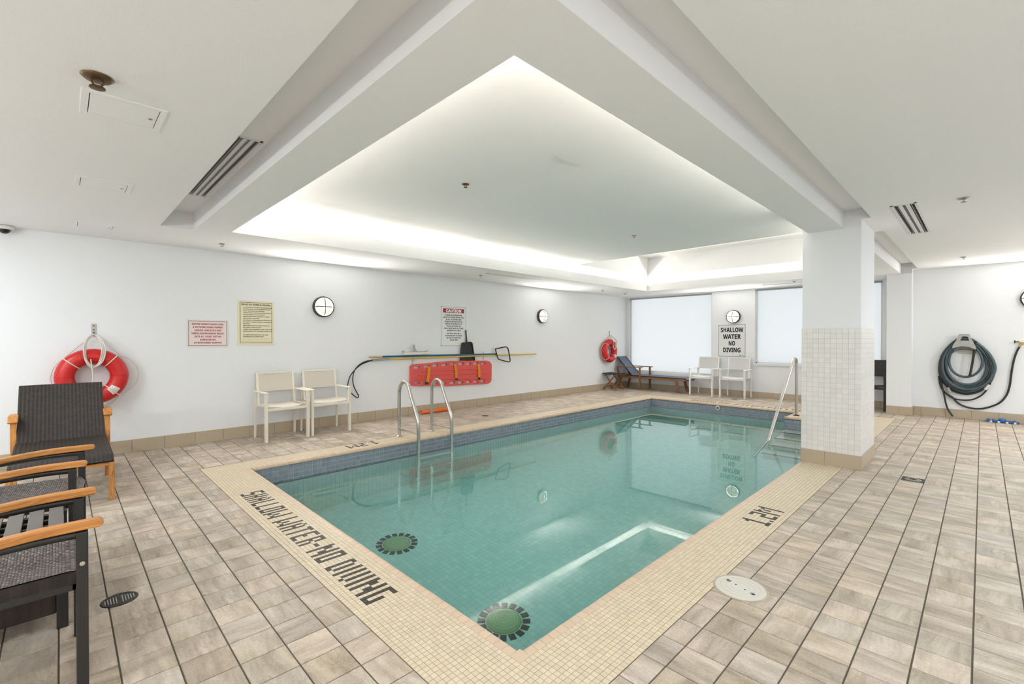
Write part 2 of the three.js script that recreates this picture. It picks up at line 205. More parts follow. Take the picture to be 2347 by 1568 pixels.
// lays tiles: the ones that show largest are parts of their own, the rest one joined field
function layTiles(list, parent, mat, { part = 'tile', field = 'tile_field', most = 300, th = 0.01, ch = 0, variants = 10, sorted = true } = {}) {
  for (const q of list) { const pts = [[-1, -1], [1, -1], [1, 1], [-1, 1]].map(([a, b]) => toPix(V(...[0, 1, 2].map((k) => q.c[k] + a * q.hu * q.u[k] + b * q.hv * q.v[k])))); let A = 0; if (pts.every(Boolean)) { for (let k = 0; k < 4; k++) { const [x, y] = pts[k], [X, Y] = pts[(k + 1) % 4]; A += (x * Y - X * y) / 2; } const inside = pts.every(([x, y]) => x > -5 && x < 2352 && y > -5 && y < 1573); A = inside && !q.hidden ? Math.abs(A) : 0; } q.area = A; }
  if (sorted) list.sort((a, b) => b.area - a.area);
  const rest = new Tiles(), made = new Map();
  list.forEach((q, k) => {
    const vr = k % variants;
    if (k < most && q.area > 0) {
      const key = [q.u, q.v, q.hu.toFixed(4), q.hv.toFixed(4), q.col.map((x) => x.toFixed(3)), q.swap, vr].join('|');
      if (!made.has(key)) { const t = new Tiles(); t.add([0, 0, 0], q.u, q.v, q.hu, q.hv, th, ch, q.col, [vr * 0.37, vr * 0.71], q.swap); made.set(key, t.geometry()); }
      const m = new THREE.Mesh(made.get(key), mat); m.name = part; m.position.set(...q.c); parent.add(m);
    } else rest.add(q.c, q.u, q.v, q.hu, q.hv, th, ch, q.col, [k * 0.377 % 1, k * 0.713 % 1], q.swap);
  });
  if (rest.p.length) { const m = new THREE.Mesh(rest.geometry(), mat); m.name = field; m.userData.kind = 'stuff'; parent.add(m); }
}
const AX = [1, 0, 0], AY = [0, 1, 0], AZ = [0, 0, 1], NX = [-1, 0, 0], NZ = [0, 0, -1];

// pool and coping outline
const PX0 = 1.3941, PX1 = 9.5945, PZ0 = 1.7029, PZ1 = 5.5815, OX0 = 1.0032, OX1 = 9.905, OZ0 = 1.397, OZ1 = 5.96, WATER = -0.2, DEPTH = -1.4, BX = 8.83, BZ = 4.6;
{ // deck of square slate-look tiles on a grout bed
  const f = struct('floor', 'deck of square slate-look tan and grey tiles round the pool', 'floor');
  const bed = -0.0045;
  mesh('grout_bed', [span(XN, OX0, -0.3, bed, 0, ZN), span(OX0, XW, -0.3, bed, 0, OZ0), span(OX0, XH + 0.2, -0.3, bed, OZ1, ZN), span(OX1, XW, -0.3, bed, OZ0, OZ1)], M.grout, f);
  const r = rng(11), list = [], px = 0.1762, pz = 0.1743, gx = 0.0045, gz = 0.0026;
  for (let i = -15; i < 64; i++) for (let j = -41; j < 13; j++) {
    const x0 = 0.335 + i * px, x1 = x0 + px, z0 = 6.94 + j * pz, z1 = z0 + pz, tone = 0.95 + 0.14 * r(), warm = (r() - 0.5) * 0.05, sw = r() < 0.3;
    const a = Math.max(x0, XN), b = Math.min(x1, z0 > 6.1 ? XH : XW), c = Math.max(z0, 0), d = Math.min(z1, ZN);
    if (b - a < 0.01 || d - c < 0.01) continue;
    let rects = [[a, b, c, d]];
    if (b > OX0 && a < OX1 && d > OZ0 && c < OZ1) rects = [[a, Math.min(b, OX0), c, d], [Math.max(a, OX1), b, c, d], [Math.max(a, OX0), Math.min(b, OX1), c, Math.min(d, OZ0)], [Math.max(a, OX0), Math.min(b, OX1), Math.max(c, OZ1), d]];
    for (const [A, B, C, D] of rects) if (B - A > 0.008 && D - C > 0.008) list.push({ c: [(A + B) / 2, 0, (C + D) / 2], u: AZ, v: AX, hu: (D - C) / 2 - (x0 > 0.95 ? 0.0031 : 0.0026), hv: (B - A) / 2 - (x0 > 0.95 ? 0.0026 : 0.0031), col: [tone * (1 + warm), tone, tone * (1 - warm)], swap: sw });
  }
  layTiles(list, f, M.deck, { th: 0.006, ch: 0.0016, variants: 12 });
}
// dot-matrix lettering, seven rows, bottom row last
const FONT = { S: ['111', '100', '100', '111', '001', '001', '111'], H: ['101', '101', '101', '111', '101', '101', '101'], A: ['010', '101', '101', '111', '101', '101', '101'], L: ['100', '100', '100', '100', '100', '100', '111'], O: ['111', '101', '101', '101', '101', '101', '111'], W: ['10001', '10001', '10001', '10101', '10101', '11011', '10001'], T: ['111', '010', '010', '010', '010', '010', '010'], E: ['111', '100', '100', '110', '100', '100', '111'], R: ['111', '101', '101', '110', '101', '101', '101'], N: ['1001', '1101', '1101', '1011', '1011', '1001', '1001'], D: ['110', '101', '101', '101', '101', '101', '110'], I: ['1', '1', '1', '1', '1', '1', '1'], V: ['101', '101', '101', '101', '101', '101', '010'], G: ['111', '100', '100', '101', '101', '101', '111'], M: ['10001', '11011', '10101', '10101', '10001', '10001', '10001'], 1: ['010', '110', '010', '010', '010', '010', '111'], 2: ['111', '001', '001', '111', '100', '100', '111'], '.': ['0', '0', '0', '0', '0', '0', '1'], '-': ['00', '00', '00', '11', '00', '00', '00'], ' ': ['0', '0', '0', '0', '0', '0', '0'] };
function dots(text) { const on = new Set(); let x = 0; for (const ch of text) { const g = FONT[ch]; for (let r = 0; r < 7; r++) for (let k = 0; k < g[0].length; k++) if (g[r][k] === '1') on.add((x + k) + ',' + r); x += g[0].length + 1; } return { on, width: x - 1 }; }
{ // coping: cream one-inch mosaic with dark lettering and a rounded edge tile
  const c = struct('pool_coping', 'cream mosaic coping with dark tile lettering and rounded edge round the pool', 'coping');
  const nose = 0.062, P = 0.026, col = (r, dark) => { const t = 0.94 + 0.12 * r(); return dark ? [0.032 * t, 0.022 * t, 0.016 * t] : [0.71 * t, 0.6 * t, (0.45 - 0.03 * r()) * t]; }, r = rng(5), list = [];
  const bx0 = PX0 - nose, bx1 = PX1 + nose, bz0 = PZ0 - nose, bz1 = PZ1 + nose;
  mesh('mortar_bed', [span(OX0, bx0, -0.28, -0.0022, OZ0, OZ1), span(bx1, OX1, -0.28, -0.0022, OZ0, OZ1), span(bx0, bx1, -0.28, -0.0022, OZ0, bz0), span(bx0, bx1, -0.28, -0.0022, bz1, OZ1), span(BX + 0.07, PX1 + nose, -0.28, -0.0022, BZ + 0.07, bz1)], M.copingGrout, c);
  const words = dots('SHALLOW WATER-NO DIVING'), depth = dots('1.2M');
  const zone = (x0, x1, z0, z1, dark, hidden) => { const nx = Math.max(1, Math.round((x1 - x0) / P)), nz = Math.max(1, Math.round((z1 - z0) / P)), dx = (x1 - x0) / nx, dz = (z1 - z0) / nz; for (let i = 0; i < nx; i++) for (let j = 0; j < nz; j++) { const x = x0 + (i + 0.5) * dx, z = z0 + (j + 0.5) * dz; list.push({ c: [x, 0, z], u: AZ, v: AX, hu: dz / 2 - 0.0011, hv: dx / 2 - 0.0011, col: col(r, dark && dark(i, j, x, z)), hidden }); } };
  zone(OX0, bx0, OZ0, OZ1, (i, j, x, z) => { const k = j - Math.round((2.53 - OZ0) / P), row = 9 - i; return k >= 0 && row >= 0 && row < 7 && words.on.has(k + ',' + row); });
  zone(bx0, bx1, bz1, OZ1, (i, j, x) => { const k = i - Math.round((3.575 - bx0) / P), row = j - 3; return row >= 0 && row < 7 && depth.on.has(k + ',' + row); });
  zone(bx0, bx1, OZ0, bz0, (i, j, x) => { const k = Math.round((2.87 - bx0) / P) - i, row = 7 - j; return row >= 0 && row < 7 && depth.on.has(k + ',' + row); });
  zone(bx1, OX1, OZ0, OZ1, (i, j) => { const k = Math.round((4.8 - OZ0) / P) - j, row = i - 1; return row >= 0 && row < 7 && words.on.has(k + ',' + row); });
  zone(BX + 0.06, bx1, BZ + 0.06, bz1);
  layTiles(list, c, M.mosaic, { part: 'mosaic_tile', field: 'mosaic_field', th: 0.004, ch: 0 });
  // rounded edge tiles, each swept from the deck over the lip
  const prof = (h) => { const s = [[0, 0], [0.03, 0.0012]]; for (let a = 0; a <= 6; a++) { const t = a / 6 * Math.PI / 2; s.push([h - 0.03 + 0.03 * Math.sin(t), -0.028 + 0.03 * Math.cos(t)]); } s.push([h, -0.045], [0, -0.045]); return s; };
  const L = 0.0515, geo = new THREE.ExtrudeGeometry(new THREE.Shape(prof(nose).map(([x, y]) => new THREE.Vector2(x, y))), { depth: L - 0.0016, bevelEnabled: false }).translate(0, 0, -(L - 0.0016) / 2);
  const edgeMats = [0, 1, 2].map((k) => std({ color: lin(0.71 - 0.02 * k, 0.54 - 0.015 * k, 0.39 - 0.01 * k), roughness: 0.42 })), edge = [];
  const run = (x, z, dx, dz, len, turn) => { const n = Math.round(len / L); for (let k = 0; k < n; k++) edge.push([x + dx * (k + 0.5) * len / n, z + dz * (k + 0.5) * len / n, turn]); };
  run(bx0, PZ0, 0, 1, PZ1 - PZ0, 0); run(PX0, bz1, 1, 0, BX - PX0, Math.PI / 2); run(PX0, bz0, 1, 0, PX1 - PX0, -Math.PI / 2); run(bx1, PZ0, 0, 1, BZ - PZ0, Math.PI); run(BX, BZ + nose, 1, 0, PX1 - BX, Math.PI / 2); run(BX + nose, BZ, 0, 1, PZ1 - BZ, Math.PI);
  edge.forEach((e) => { const a = toPix(V(e[0], 0, e[1])), d = V(e[0], 0, e[1]).distanceTo(EYE); e.far = a && a[0] > 0 && a[0] < 2347 && a[1] > 0 && a[1] < 1568 ? d : 99; });
  edge.sort((a, b) => a.far - b.far);
  const later = [];
  edge.forEach(([x, z, turn, far], k) => { if (k < 300) { const m = new THREE.Mesh(geo, edgeMats[k % 3]); m.name = 'edge_tile'; m.position.set(x, 0, z); m.rotation.y = turn; c.add(m); } else later.push(geo.clone().applyMatrix4(new THREE.Matrix4().makeRotationY(turn).setPosition(x, 0, z))); });
  if (later.length) mesh('edge_tile_run', later, edgeMats[1], c).userData.kind = 'stuff';
  mesh('edge_corner', [[bx0, bz1], [bx0, bz0], [bx1, bz0]].map(([x, z]) => { const X = x < 5 ? [x, PX0] : [PX1, x], Z = z < 4 ? [z, PZ0] : [PZ1, z]; return span(X[0], X[1], -0.045, 0.0006, Z[0], Z[1]); }), edgeMats[1], c);
}
{ // basin: waterline band of blue tile, pale tile below, steps in the far corner
  const b = struct('pool_basin', 'tiled pool basin with a slate-blue waterline band and steps', 'pool');
  const g = 0.004, w = 0.3;
  mesh('shell', [span(PX0 - w, PX0 - g, DEPTH - 0.2, -0.03, PZ0 - w, PZ1 + w), span(PX1 + g, PX1 + w, DEPTH - 0.2, -0.03, PZ0 - w, PZ1 + w), span(PX0, PX1, DEPTH - 0.2, -0.03, PZ0 - w, PZ0 - g), span(PX0, PX1, DEPTH - 0.2, -0.03, PZ1 + g, PZ1 + w), span(PX0, PX1, DEPTH - 0.2, DEPTH - 0.0012, PZ0, PZ1), span(BX + g, PX1, DEPTH - 0.2, -0.03, BZ + g, PZ1)], M.poolGrout, b);
  const r = rng(21), band = [], P = 0.0517, y0 = -0.032, rows = 5;
  const blue = () => { const t = 0.87 + 0.26 * r(), s = r() * 0.015; return [0.25 * t + s, 0.28 * t + s, 0.345 * t]; }, pale = () => { const t = 0.94 + 0.1 * r(); return [0.85 * t, 0.88 * t, 0.85 * t]; };
  const side = (o, u, len, below, n = Math.round(len / P)) => { const d = len / n; for (let i = 0; i < n; i++) for (let j = 0; j < rows; j++) { const y = y0 - (j + 0.5) * P; band.push({ c: [o[0] + u[0] * (i + 0.5) * d, y, o[1] + u[2] * (i + 0.5) * d], u, v: AY, hu: d / 2 - 0.0022, hv: P / 2 - 0.0022, col: blue() }); } if (below) { const hgt = y0 - rows * P - DEPTH, m = Math.round(hgt / P); for (let i = 0; i < n; i++) for (let j = 0; j < m; j++) below.push({ c: [o[0] + u[0] * (i + 0.5) * d, y0 - rows * P - (j + 0.5) * hgt / m, o[1] + u[2] * (i + 0.5) * d], u, v: AY, hu: d / 2 - 0.0011, hv: hgt / m / 2 - 0.0011, col: pale() }); } };
  const low = [];
  side([PX0, PZ0], AX, PX1 - PX0, low); side([PX1, PZ0], AZ, BZ - PZ0, low); side([BX, BZ], AZ, PZ1 - BZ, low); side([BX, BZ], AX, PX1 - BX, low); side([BX, PZ1], NX, BX - PX0, low); side([PX0, PZ1], NZ, PZ1 - PZ0, low);
  layTiles(band, b, M.glazed, { part: 'band_tile', field: 'band_tile_field', th: 0.008, ch: 0.001 });
  const nx = Math.round((PX1 - PX0) / P), nz = Math.round((PZ1 - PZ0) / P), dx = (PX1 - PX0) / nx, dz = (PZ1 - PZ0) / nz;
  for (let i = 0; i < nx; i++) for (let j = 0; j < nz; j++) low.push({ c: [PX0 + (i + 0.5) * dx, DEPTH, PZ0 + (j + 0.5) * dz], u: AZ, v: AX, hu: dz / 2 - 0.0011, hv: dx / 2 - 0.0011, col: pale(), hidden: true });
  layTiles(low, b, M.mosaic, { part: 'basin_tile', field: 'basin_tile_field', most: 0, sorted: false, th: 0.0025 });
  for (let k = 0; k < 4; k++) { const y = -0.3 - k * 0.26, x = BX - (k + 1) * 0.3; const s = mesh('step', rspan(x, x + 0.31, DEPTH, y, BZ + 0.02, PZ1, 0.012), std({ color: lin(0.7, 0.72, 0.67), roughness: 0.5 }), b); mesh('nosing', rspan(x - 0.004, x + 0.03, y - 0.045, y + 0.003, BZ + 0.016, PZ1, 0.004), M.drainTile, s); }
}
{ const w = mesh('pool_water', span(PX0 - 0.01, PX1 + 0.01, DEPTH - 0.05, WATER, PZ0 - 0.01, PZ1 + 0.01), M.water); tag(w, 'still clear teal water filling the pool', 'water', null, 'stuff'); }

{ // tiled pillar standing on the coping
  const p = struct('tiled_column', 'square white column beside the pool, lower half in white mosaic', 'column');
  mesh('plaster', span(PLX0 + 0.006, PLX1 - 0.006, 1.438, TOP, PLZ0 + 0.006, PLZ1 - 0.006), M.wall, p);
  mesh('mortar_bed', span(PLX0 + 0.0016, PLX1 - 0.0016, 0, 1.438, PLZ0 + 0.0016, PLZ1 - 0.0016), M.whiteGrout, p);
  const r = rng(31), list = [], H0 = 0.142, H1 = 1.438, rows = 25, dy = (H1 - H0) / rows;
  const face = (o, u, len, n) => { const d = len / n; for (let i = 0; i < n; i++) for (let j = 0; j < rows; j++) { const t = 0.95 + 0.08 * r(); list.push({ c: [o[0] + u[0] * (i + 0.5) * d, H0 + (j + 0.5) * dy, o[1] + u[2] * (i + 0.5) * d], u, v: AY, hu: d / 2 - 0.0011, hv: dy / 2 - 0.0011, col: [0.83 * t, 0.8 * t, 0.765 * t] }); } };
  face([PLX0, PLZ0], AZ, PLZ1 - PLZ0, 10); list.forEach((q) => { q.u = NZ; q.v = AY; }); list.forEach((q) => { q.u = AZ; q.v = AY; q.flip = true; });
  for (const q of list) { q.u = [0, 0, 1]; q.v = [0, 1, 0]; }
  const back = (o, u, len, n) => face(o, u, len, n);
  back([PLX0, PLZ1], AX, PLX1 - PLX0, 16); back([PLX1, PLZ1], NZ, PLZ1 - PLZ0, 10); back([PLX1, PLZ0], NX, PLX1 - PLX0, 16);
  layTiles(list, p, M.glazed, { part: 'mosaic_tile', field: 'mosaic_field', th: 0.006, ch: 0.0008 });
  for (const [x0, x1, z0, z1] of [[PLX0 - 0.006, PLX0 + 0.006, PLZ0, PLZ0 + 0.215], [PLX0 - 0.006, PLX0 + 0.006, PLZ0 + 0.217, PLZ1], [PLX0, PLX0 + 0.3, PLZ1 - 0.006, PLZ1 + 0.006], [PLX0 + 0.302, PLX0 + 0.602, PLZ1 - 0.006, PLZ1 + 0.006], [PLX0 + 0.604, PLX1, PLZ1 - 0.006, PLZ1 + 0.006], [PLX1 - 0.006, PLX1 + 0.006, PLZ0, PLZ1], [PLX0, PLX1, PLZ0 - 0.006, PLZ0 + 0.006]]) mesh('base_tile', rspan(x0, x1, 0, 0.14, z0, z1, 0.003), M.base, p);
}
{ // skirting of beige tiles, each its own
  const skirt = (name, label, tiles, h) => { const g = struct(name, label, 'baseboard'); for (const t of tiles) mesh('base_tile', rspan(t[0], t[1], 0, h, t[2], t[3], 0.004), M.base, g); };
  const back = []; for (let x = -2.2; x < XW - 0.02; x += 0.3095) back.push([x + 0.001, Math.min(x + 0.3075, XW), 0, 0.011]);
  skirt('baseboard_back', 'beige tile skirting along the wall of notices', back, 0.152);
  const win = []; for (let z = 0.012; z < 5.76; z += 0.31) win.push([XW - 0.011, XW, z + 0.001, Math.min(z + 0.308, 5.771)]);
  skirt('baseboard_window', 'beige tile skirting under the frosted windows', win, 0.13);
  skirt('baseboard_right', 'beige tile skirting round the far column and under the hose', [[CX - 0.011, CX, 5.771, 5.94], [CX - 0.011, CX, 5.942, 6.121], [CX, XH - 0.011, 6.11, 6.121], ...[0, 1, 2, 3, 4, 5, 6, 7, 8].map((k) => [XH - 0.011, XH, k ? 6.22 + (k - 1) * 0.312 : 6.122, 6.218 + k * 0.312])], 0.148);
}

// ───────────── windows ─────────────
function windowUnit(name, label, [z0, z1, y0, y1], mull, low) {
  const g = struct(name, label, 'window'), x0 = XW + 0.05, x1 = XW + 0.11, t = 0.032;
  mesh('window_frame', [rspan(x0, x1, y0, y0 + t, z0, z1), rspan(x0, x1, y1 - t, y1, z0, z1), rspan(x0, x1, y0, y1, z0, z0 + t), rspan(x0, x1, y0, y1, z1 - t, z1), ...mull.map((z) => rspan(x0, x1, y0, y1, z - 0.025, z + 0.025))], M.frame, g);
  mesh('head_track', rspan(XW + 0.005, XW + 0.06, y1 - 0.035, y1, z0, z1), M.track, g);
  const cuts = [z0, ...mull, z1];
  for (let k = 0; k + 1 < cuts.length; k++) mesh('pane', new THREE.PlaneGeometry(cuts[k + 1] - cuts[k], y1 - y0).rotateY(-Math.PI / 2).translate(XW + 0.085, (y0 + y1) / 2, (cuts[k] + cuts[k + 1]) / 2), M.frosted, g);
  if (low) mesh('window_sill', rspan(XW - 0.035, XW + 0.06, y0 - 0.05, y0 - 0.004, z0 - 0.03, z1 + 0.03, 0.006), M.frame, g);
}
windowUnit('window_1', 'tall frosted window reaching almost to the floor behind the chaise', WIN[0], []);
windowUnit('window_2', 'frosted window with a grey sill behind the tiled column', WIN[1], [4.5], true);
{ const g = struct('window_3', 'wide frosted window in the wall opposite the notices', 'window'); mesh('window_frame', [rspan(W3[0], W3[1], W3[2], W3[2] + 0.04, ZN + 0.05, ZN + 0.11), rspan(W3[0], W3[1], W3[3] - 0.04, W3[3], ZN + 0.05, ZN + 0.11), ...[0, 1, 2, 3].map((k) => { const x = W3[0] + 0.025 + k * (W3[1] - W3[0] - 0.05) / 3; return rspan(x - 0.025, x + 0.025, W3[2], W3[3], ZN + 0.05, ZN + 0.11); })], M.frame, g); for (let k = 0; k < 3; k++) mesh('pane', new THREE.PlaneGeometry((W3[1] - W3[0]) / 3, W3[3] - W3[2]).rotateY(Math.PI).translate(W3[0] + (k + 0.5) * (W3[1] - W3[0]) / 3, (W3[2] + W3[3]) / 2, ZN + 0.08), M.frosted, g); }

{ // added unseen slab that darkens the tops of the frosted windows
  const o = struct('added_shade_slab', 'added unseen slab shading the tops of the windows outside', 'added_shade_slab'); mesh('slab', [span(XW + 0.25, XW + 2.4, 2.75, 3.0, -2, 8)], M.wall, o);
}
// ───────────── lamps ─────────────
{ // fluorescent battens hidden behind the lip of the cove
  const y = 2.515;
  const batten = (x, z, len, along, s) => {
    const t = thing('cove_light', 'slim lit batten lying hidden behind the coffer lip', 'light', [x, 2.492, z], along ? 0 : Math.PI / 2, 'battens behind the coffer lip');
    mesh('batten', rspan(-len / 2, len / 2, 0, 0.112, -0.03, 0.03, 0.004), M.white, t);
    mesh('light_tube', new THREE.CylinderGeometry(0.012, 0.012, len - 0.03, 10).rotateZ(Math.PI / 2).translate(0, 0.125, 0), M.tubeGlow, t);
    const l = new THREE.RectAreaLight(lin(1, 0.945, 0.865), COVE_LIGHT, len - 0.03, 0.03); l.position.set(0, 0.145, s * 0.014); l.rotation.x = s > 0 ? Math.PI - COVE_TILT : COVE_TILT; l.name = 'cove_glow'; t.add(l);
  };
  for (const [z, s] of [[KZ0 - 0.17, 1], [KZ1 + 0.17, -1]]) for (let k = 0; k < 5; k++) batten(KX0 + 0.87 + k * 1.745, z, k === 2 ? 1.5 : 1.66, true, s);
  for (const [x, s] of [[KX0 - 0.17, 1], [KX1 + 0.17, -1]]) for (let k = 0; k < 3; k++) batten(x, KZ0 + 0.72 + k * 1.43, 1.36, false, s);
}
{ // added unseen fill panels behind the armchairs and the right-hand deck
  const panel = (x, z, y, turn, label) => { const t = thing('added_ceiling_light', label, 'light', [x, y, z], turn, 'added ceiling fill panels'); mesh('frame', [rspan(-0.6, 0.6, -0.012, 0.002, -0.3, -0.28), rspan(-0.6, 0.6, -0.012, 0.002, 0.28, 0.3), rspan(-0.6, -0.58, -0.012, 0.002, -0.28, 0.28), rspan(0.58, 0.6, -0.012, 0.002, -0.28, 0.28)], M.white, t); mesh('diffuser', rspan(-0.58, 0.58, -0.006, 0.002, -0.28, 0.28, 0.001), M.glow, t); const l = new THREE.RectAreaLight(lin(0.8, 0.92, 1), ADDED_PANEL_LIGHT, 1.16, 0.56); l.position.set(0, -0.02, 0); l.rotation.x = -Math.PI / 2; l.name = 'added_panel_glow'; t.add(l); };
  for (const [x, w] of [[0.9, 'before the blank end of the wide window wall'], [4.3, 'in front of the middle of the wide window'], [7.7, 'in front of the wide window, towards the hose wall']]) panel(x, 8.0, C3, 0, 'added unseen ceiling light panel ' + w);
  for (const [z, w] of [[1.6, 'behind the brown lounge chair'], [4.6, 'behind the black wicker armchairs']]) panel(-1.35, z, K, Math.PI / 2, 'added unseen ceiling light panel ' + w);
}
function sconce(pos, turn, label) {
  const t = thing('wall_lamp', label, 'lamp', pos, turn, 'round bulkhead lamps');
  const bz = mesh('bezel', new THREE.LatheGeometry([[0.155, 0], [0.157, 0.03], [0.153, 0.06], [0.138, 0.066], [0.131, 0.06], [0.131, 0.03]].map(([a, b]) => new THREE.Vector2(a, b)), 40).rotateX(Math.PI / 2), M.bezel, t);
  mesh('diffuser', new THREE.LatheGeometry([[0.0001, 0.1], [0.05, 0.096], [0.095, 0.083], [0.12, 0.062], [0.1305, 0.04], [0.1305, 0.012], [0.0001, 0.012]].map(([a, b]) => new THREE.Vector2(a, b)), 36).rotateX(Math.PI / 2), M.glow, t);
  const arc = (h) => { const o = []; for (let k = 0; k <= 10; k++) { const a = (k / 10 - 0.5) * 2, q = 0.128 * a, z = 0.045 + 0.062 * Math.sqrt(Math.max(0, 1 - a * a)); o.push(h ? V(q, 0, z) : V(0, q, z)); } return tube(o, 0.007, { rad: 6, seg: 24 }); };
  mesh('guard_bar', arc(true), M.bezel, bz); mesh('guard_bar', arc(false), M.bezel, bz);
  const l = new THREE.PointLight(lin(1, 0.96, 0.91), SCONCE_LIGHT); l.position.set(0, 0, 0.045); l.shadow.radius = 1.5; l.name = 'lamp_light'; t.add(l);
}
sconce([2.82, 1.81, 0], 0, 'round caged wall lamp above the pair of cream chairs');
sconce([7.746, 1.835, 0], 0, 'round caged wall lamp to the right of the caution notice');
sconce([XW, 1.848, 2.881], -Math.PI / 2, 'round caged wall lamp above the no diving sign');
sconce([XH, 1.955, 7.525], -Math.PI / 2, 'round caged wall lamp above the hose tap');
for (const [z, w] of [[2.2, 'behind the brown lounge chair'], [5.2, 'behind the black wicker armchairs'], [7.8, 'nearest the wide window wall']]) sconce([XN, 1.83, z], Math.PI / 2, 'added unseen round caged wall lamp ' + w);  // added out of view as fill light, same model as the visible lamps
for (const [x, w] of [[0.3, 'blank end of the wide window wall'], [8.6, 'hose-wall end of the wide window']]) sconce([x, 1.83, ZN], Math.PI, 'added unseen round caged wall lamp at the ' + w);  // two more added fill lamps, out of view
// ───────────── ceiling fittings ─────────────
function sprinkler(p, label, mat = M.dullSteel, s = 1) {
  const t = thing('sprinkler', label, 'sprinkler', p.toArray(), 0, 'ceiling sprinklers');
  mesh('flange', lathe([[0.001, 0.001], [0.034 * s, 0], [0.038 * s, -0.003], [0.03 * s, -0.009 * s], [0.012 * s, -0.012 * s], [0.001, -0.012 * s]], 24), mat, t);
  mesh('frame_arm', [-1, 1].map((k) => tube([V(k * 0.006 * s, -0.008 * s, 0), V(k * 0.013 * s, -0.015 * s, 0), V(k * 0.008 * s, -0.025 * s, 0), V(0, -0.03 * s, 0)], 0.0028 * s, { rad: 6 })), mat, t);
  mesh('deflector', lathe([[0.001, -0.029 * s], [0.018 * s, -0.03 * s], [0.019 * s, -0.033 * s], [0.001, -0.034 * s]], 18), mat, t);
}
sprinkler(onY(223, 176, K), 'rusty bronze sprinkler beside the largest ceiling access panel', M.bronze, 1.5);
sprinkler(onY(509, 559, K), 'sprinkler on the low ceiling beyond the end of the slotted channel');
sprinkler(onY(1102, 631, K), 'sprinkler beside the slim grille above the caution notice');
sprinkler(onY(1381, 665, K), 'sprinkler next to the smoke detector');
sprinkler(onY(1820, 645, K), 'sprinkler over the sill of the window beside the tiled column');
sprinkler(onY(2209, 454, C3), 'sprinkler beside the three-slot grille on the right ceiling', M.dullSteel, 1.1);
sprinkler(onY(2209, 589, C3), 'sprinkler above the hose wall');
sprinkler(onY(1067, 422, U), 'sprinkler in the middle of the lit coffer ceiling', M.bronze);
sprinkler(onY(1453, 540, U), 'sprinkler near the deep end of the lit coffer', M.dullSteel);
{ const p = onY(1433, 671, K), t = thing('smoke_detector', 'white smoke detector on the ceiling by the window corner', 'smoke detector', p.toArray()); mesh('base', lathe([[0.001, 0], [0.06, 0], [0.06, -0.012], [0.05, -0.02], [0.001, -0.02]], 28), M.white, t); mesh('sensor', lathe([[0.04, -0.02], [0.036, -0.042], [0.02, -0.05], [0.001, -0.05]], 28), M.greyPlastic, t); }
function accessPanel([x0, x1, z0, z1], label) {
  const t = thing('access_panel', label, 'access panel', [(x0 + x1) / 2, K, (z0 + z1) / 2], 0), w = (x1 - x0) / 2, d = (z1 - z0) / 2, i = 0.028;
  mesh('frame', [rspan(-w, w, -0.004, 0.002, -d, -d + i, 0.001), rspan(-w, w, -0.004, 0.002, d - i, d, 0.001), rspan(-w, -w + i, -0.004, 0.002, -d + i, d - i, 0.001), rspan(w - i, w, -0.004, 0.002, -d + i, d - i, 0.001)], M.ceiling, t);
  const k = i + 0.0035, dr = mesh('door', rspan(-w + k, w - k, -0.0035, 0.018, -d + k, d - k, 0.001), M.ceiling, t);
  mesh('cam_latch', lathe([[0.001, 0], [0.009, 0], [0.009, -0.003], [0.004, -0.003], [0.003, -0.0005]], 14).translate(w - 0.055, -0.0032, 0), M.dullSteel, dr);
}
accessPanel(PANELS[0], 'square ceiling access panel beside the rusty sprinkler');
accessPanel(PANELS[1], 'middle ceiling access panel of the row of three');
accessPanel(PANELS[2], 'ceiling access panel close to the wall of notices');
function slotGrille([x0, x1, z0, z1], y, along, label, slots = 3) {
  const t = thing('slot_grille', label, 'air grille', [(x0 + x1) / 2, y, (z0 + z1) / 2], 0), w = (x1 - x0) / 2, d = (z1 - z0) / 2, L = along === 'z' ? d : w, S = along === 'z' ? w : d, rect = (a, b, c, e, p, q) => along === 'z' ? rspan(c, e, p, q, a, b, 0.001) : rspan(a, b, p, q, c, e, 0.001), pitch = (2 * S - 0.036) / slots;
  mesh('frame', [rect(-L, L, -S, -S + 0.02, -0.006, 0.002), rect(-L, L, S - 0.02, S, -0.006, 0.002), rect(-L, -L + 0.018, -S, S, -0.006, 0.002), rect(L - 0.018, L, -S, S, -0.006, 0.002)], M.white, t);
  const a = L - 0.017, b = S - 0.017, h = DEEP - 0.004;
  mesh('plenum', [rect(-a, a, -b, -b + 0.003, 0.003, h), rect(-a, a, b - 0.003, b, 0.003, h), rect(-a, -a + 0.003, -b, b, 0.003, h), rect(a - 0.003, a, -b, b, 0.003, h), rect(-a, a, -b, b, h - 0.003, h)], M.sheetMetal, t);
  for (let k = 1; k < slots; k++) { const c = -S + 0.018 + k * pitch; mesh('bar', rect(-L + 0.012, L - 0.012, c - pitch * 0.27, c + pitch * 0.27, -0.006, 0.03), M.white, t); }
  for (let k = 0; k < slots; k++) { const c = -S + 0.018 + (k + 0.5) * pitch; mesh('vane', rect(-L + 0.02, L - 0.02, c - 0.0012, c + 0.0012, 0.002, 0.04), M.sheetMetal, t); }
}
slotGrille(GRILLES[0], CHT, 'z', 'long three-slot grille set in the recessed ceiling channel');
slotGrille(GRILLES[1], C3, 'x', 'three-slot grille in the right ceiling next to the tiled column');
slotGrille(GRILLES[2], K, 'x', 'slim two-slot grille above the caution notice', 2);
slotGrille(GRILLES[3], K, 'z', 'slim two-slot grille over the window beside the tiled column', 2);
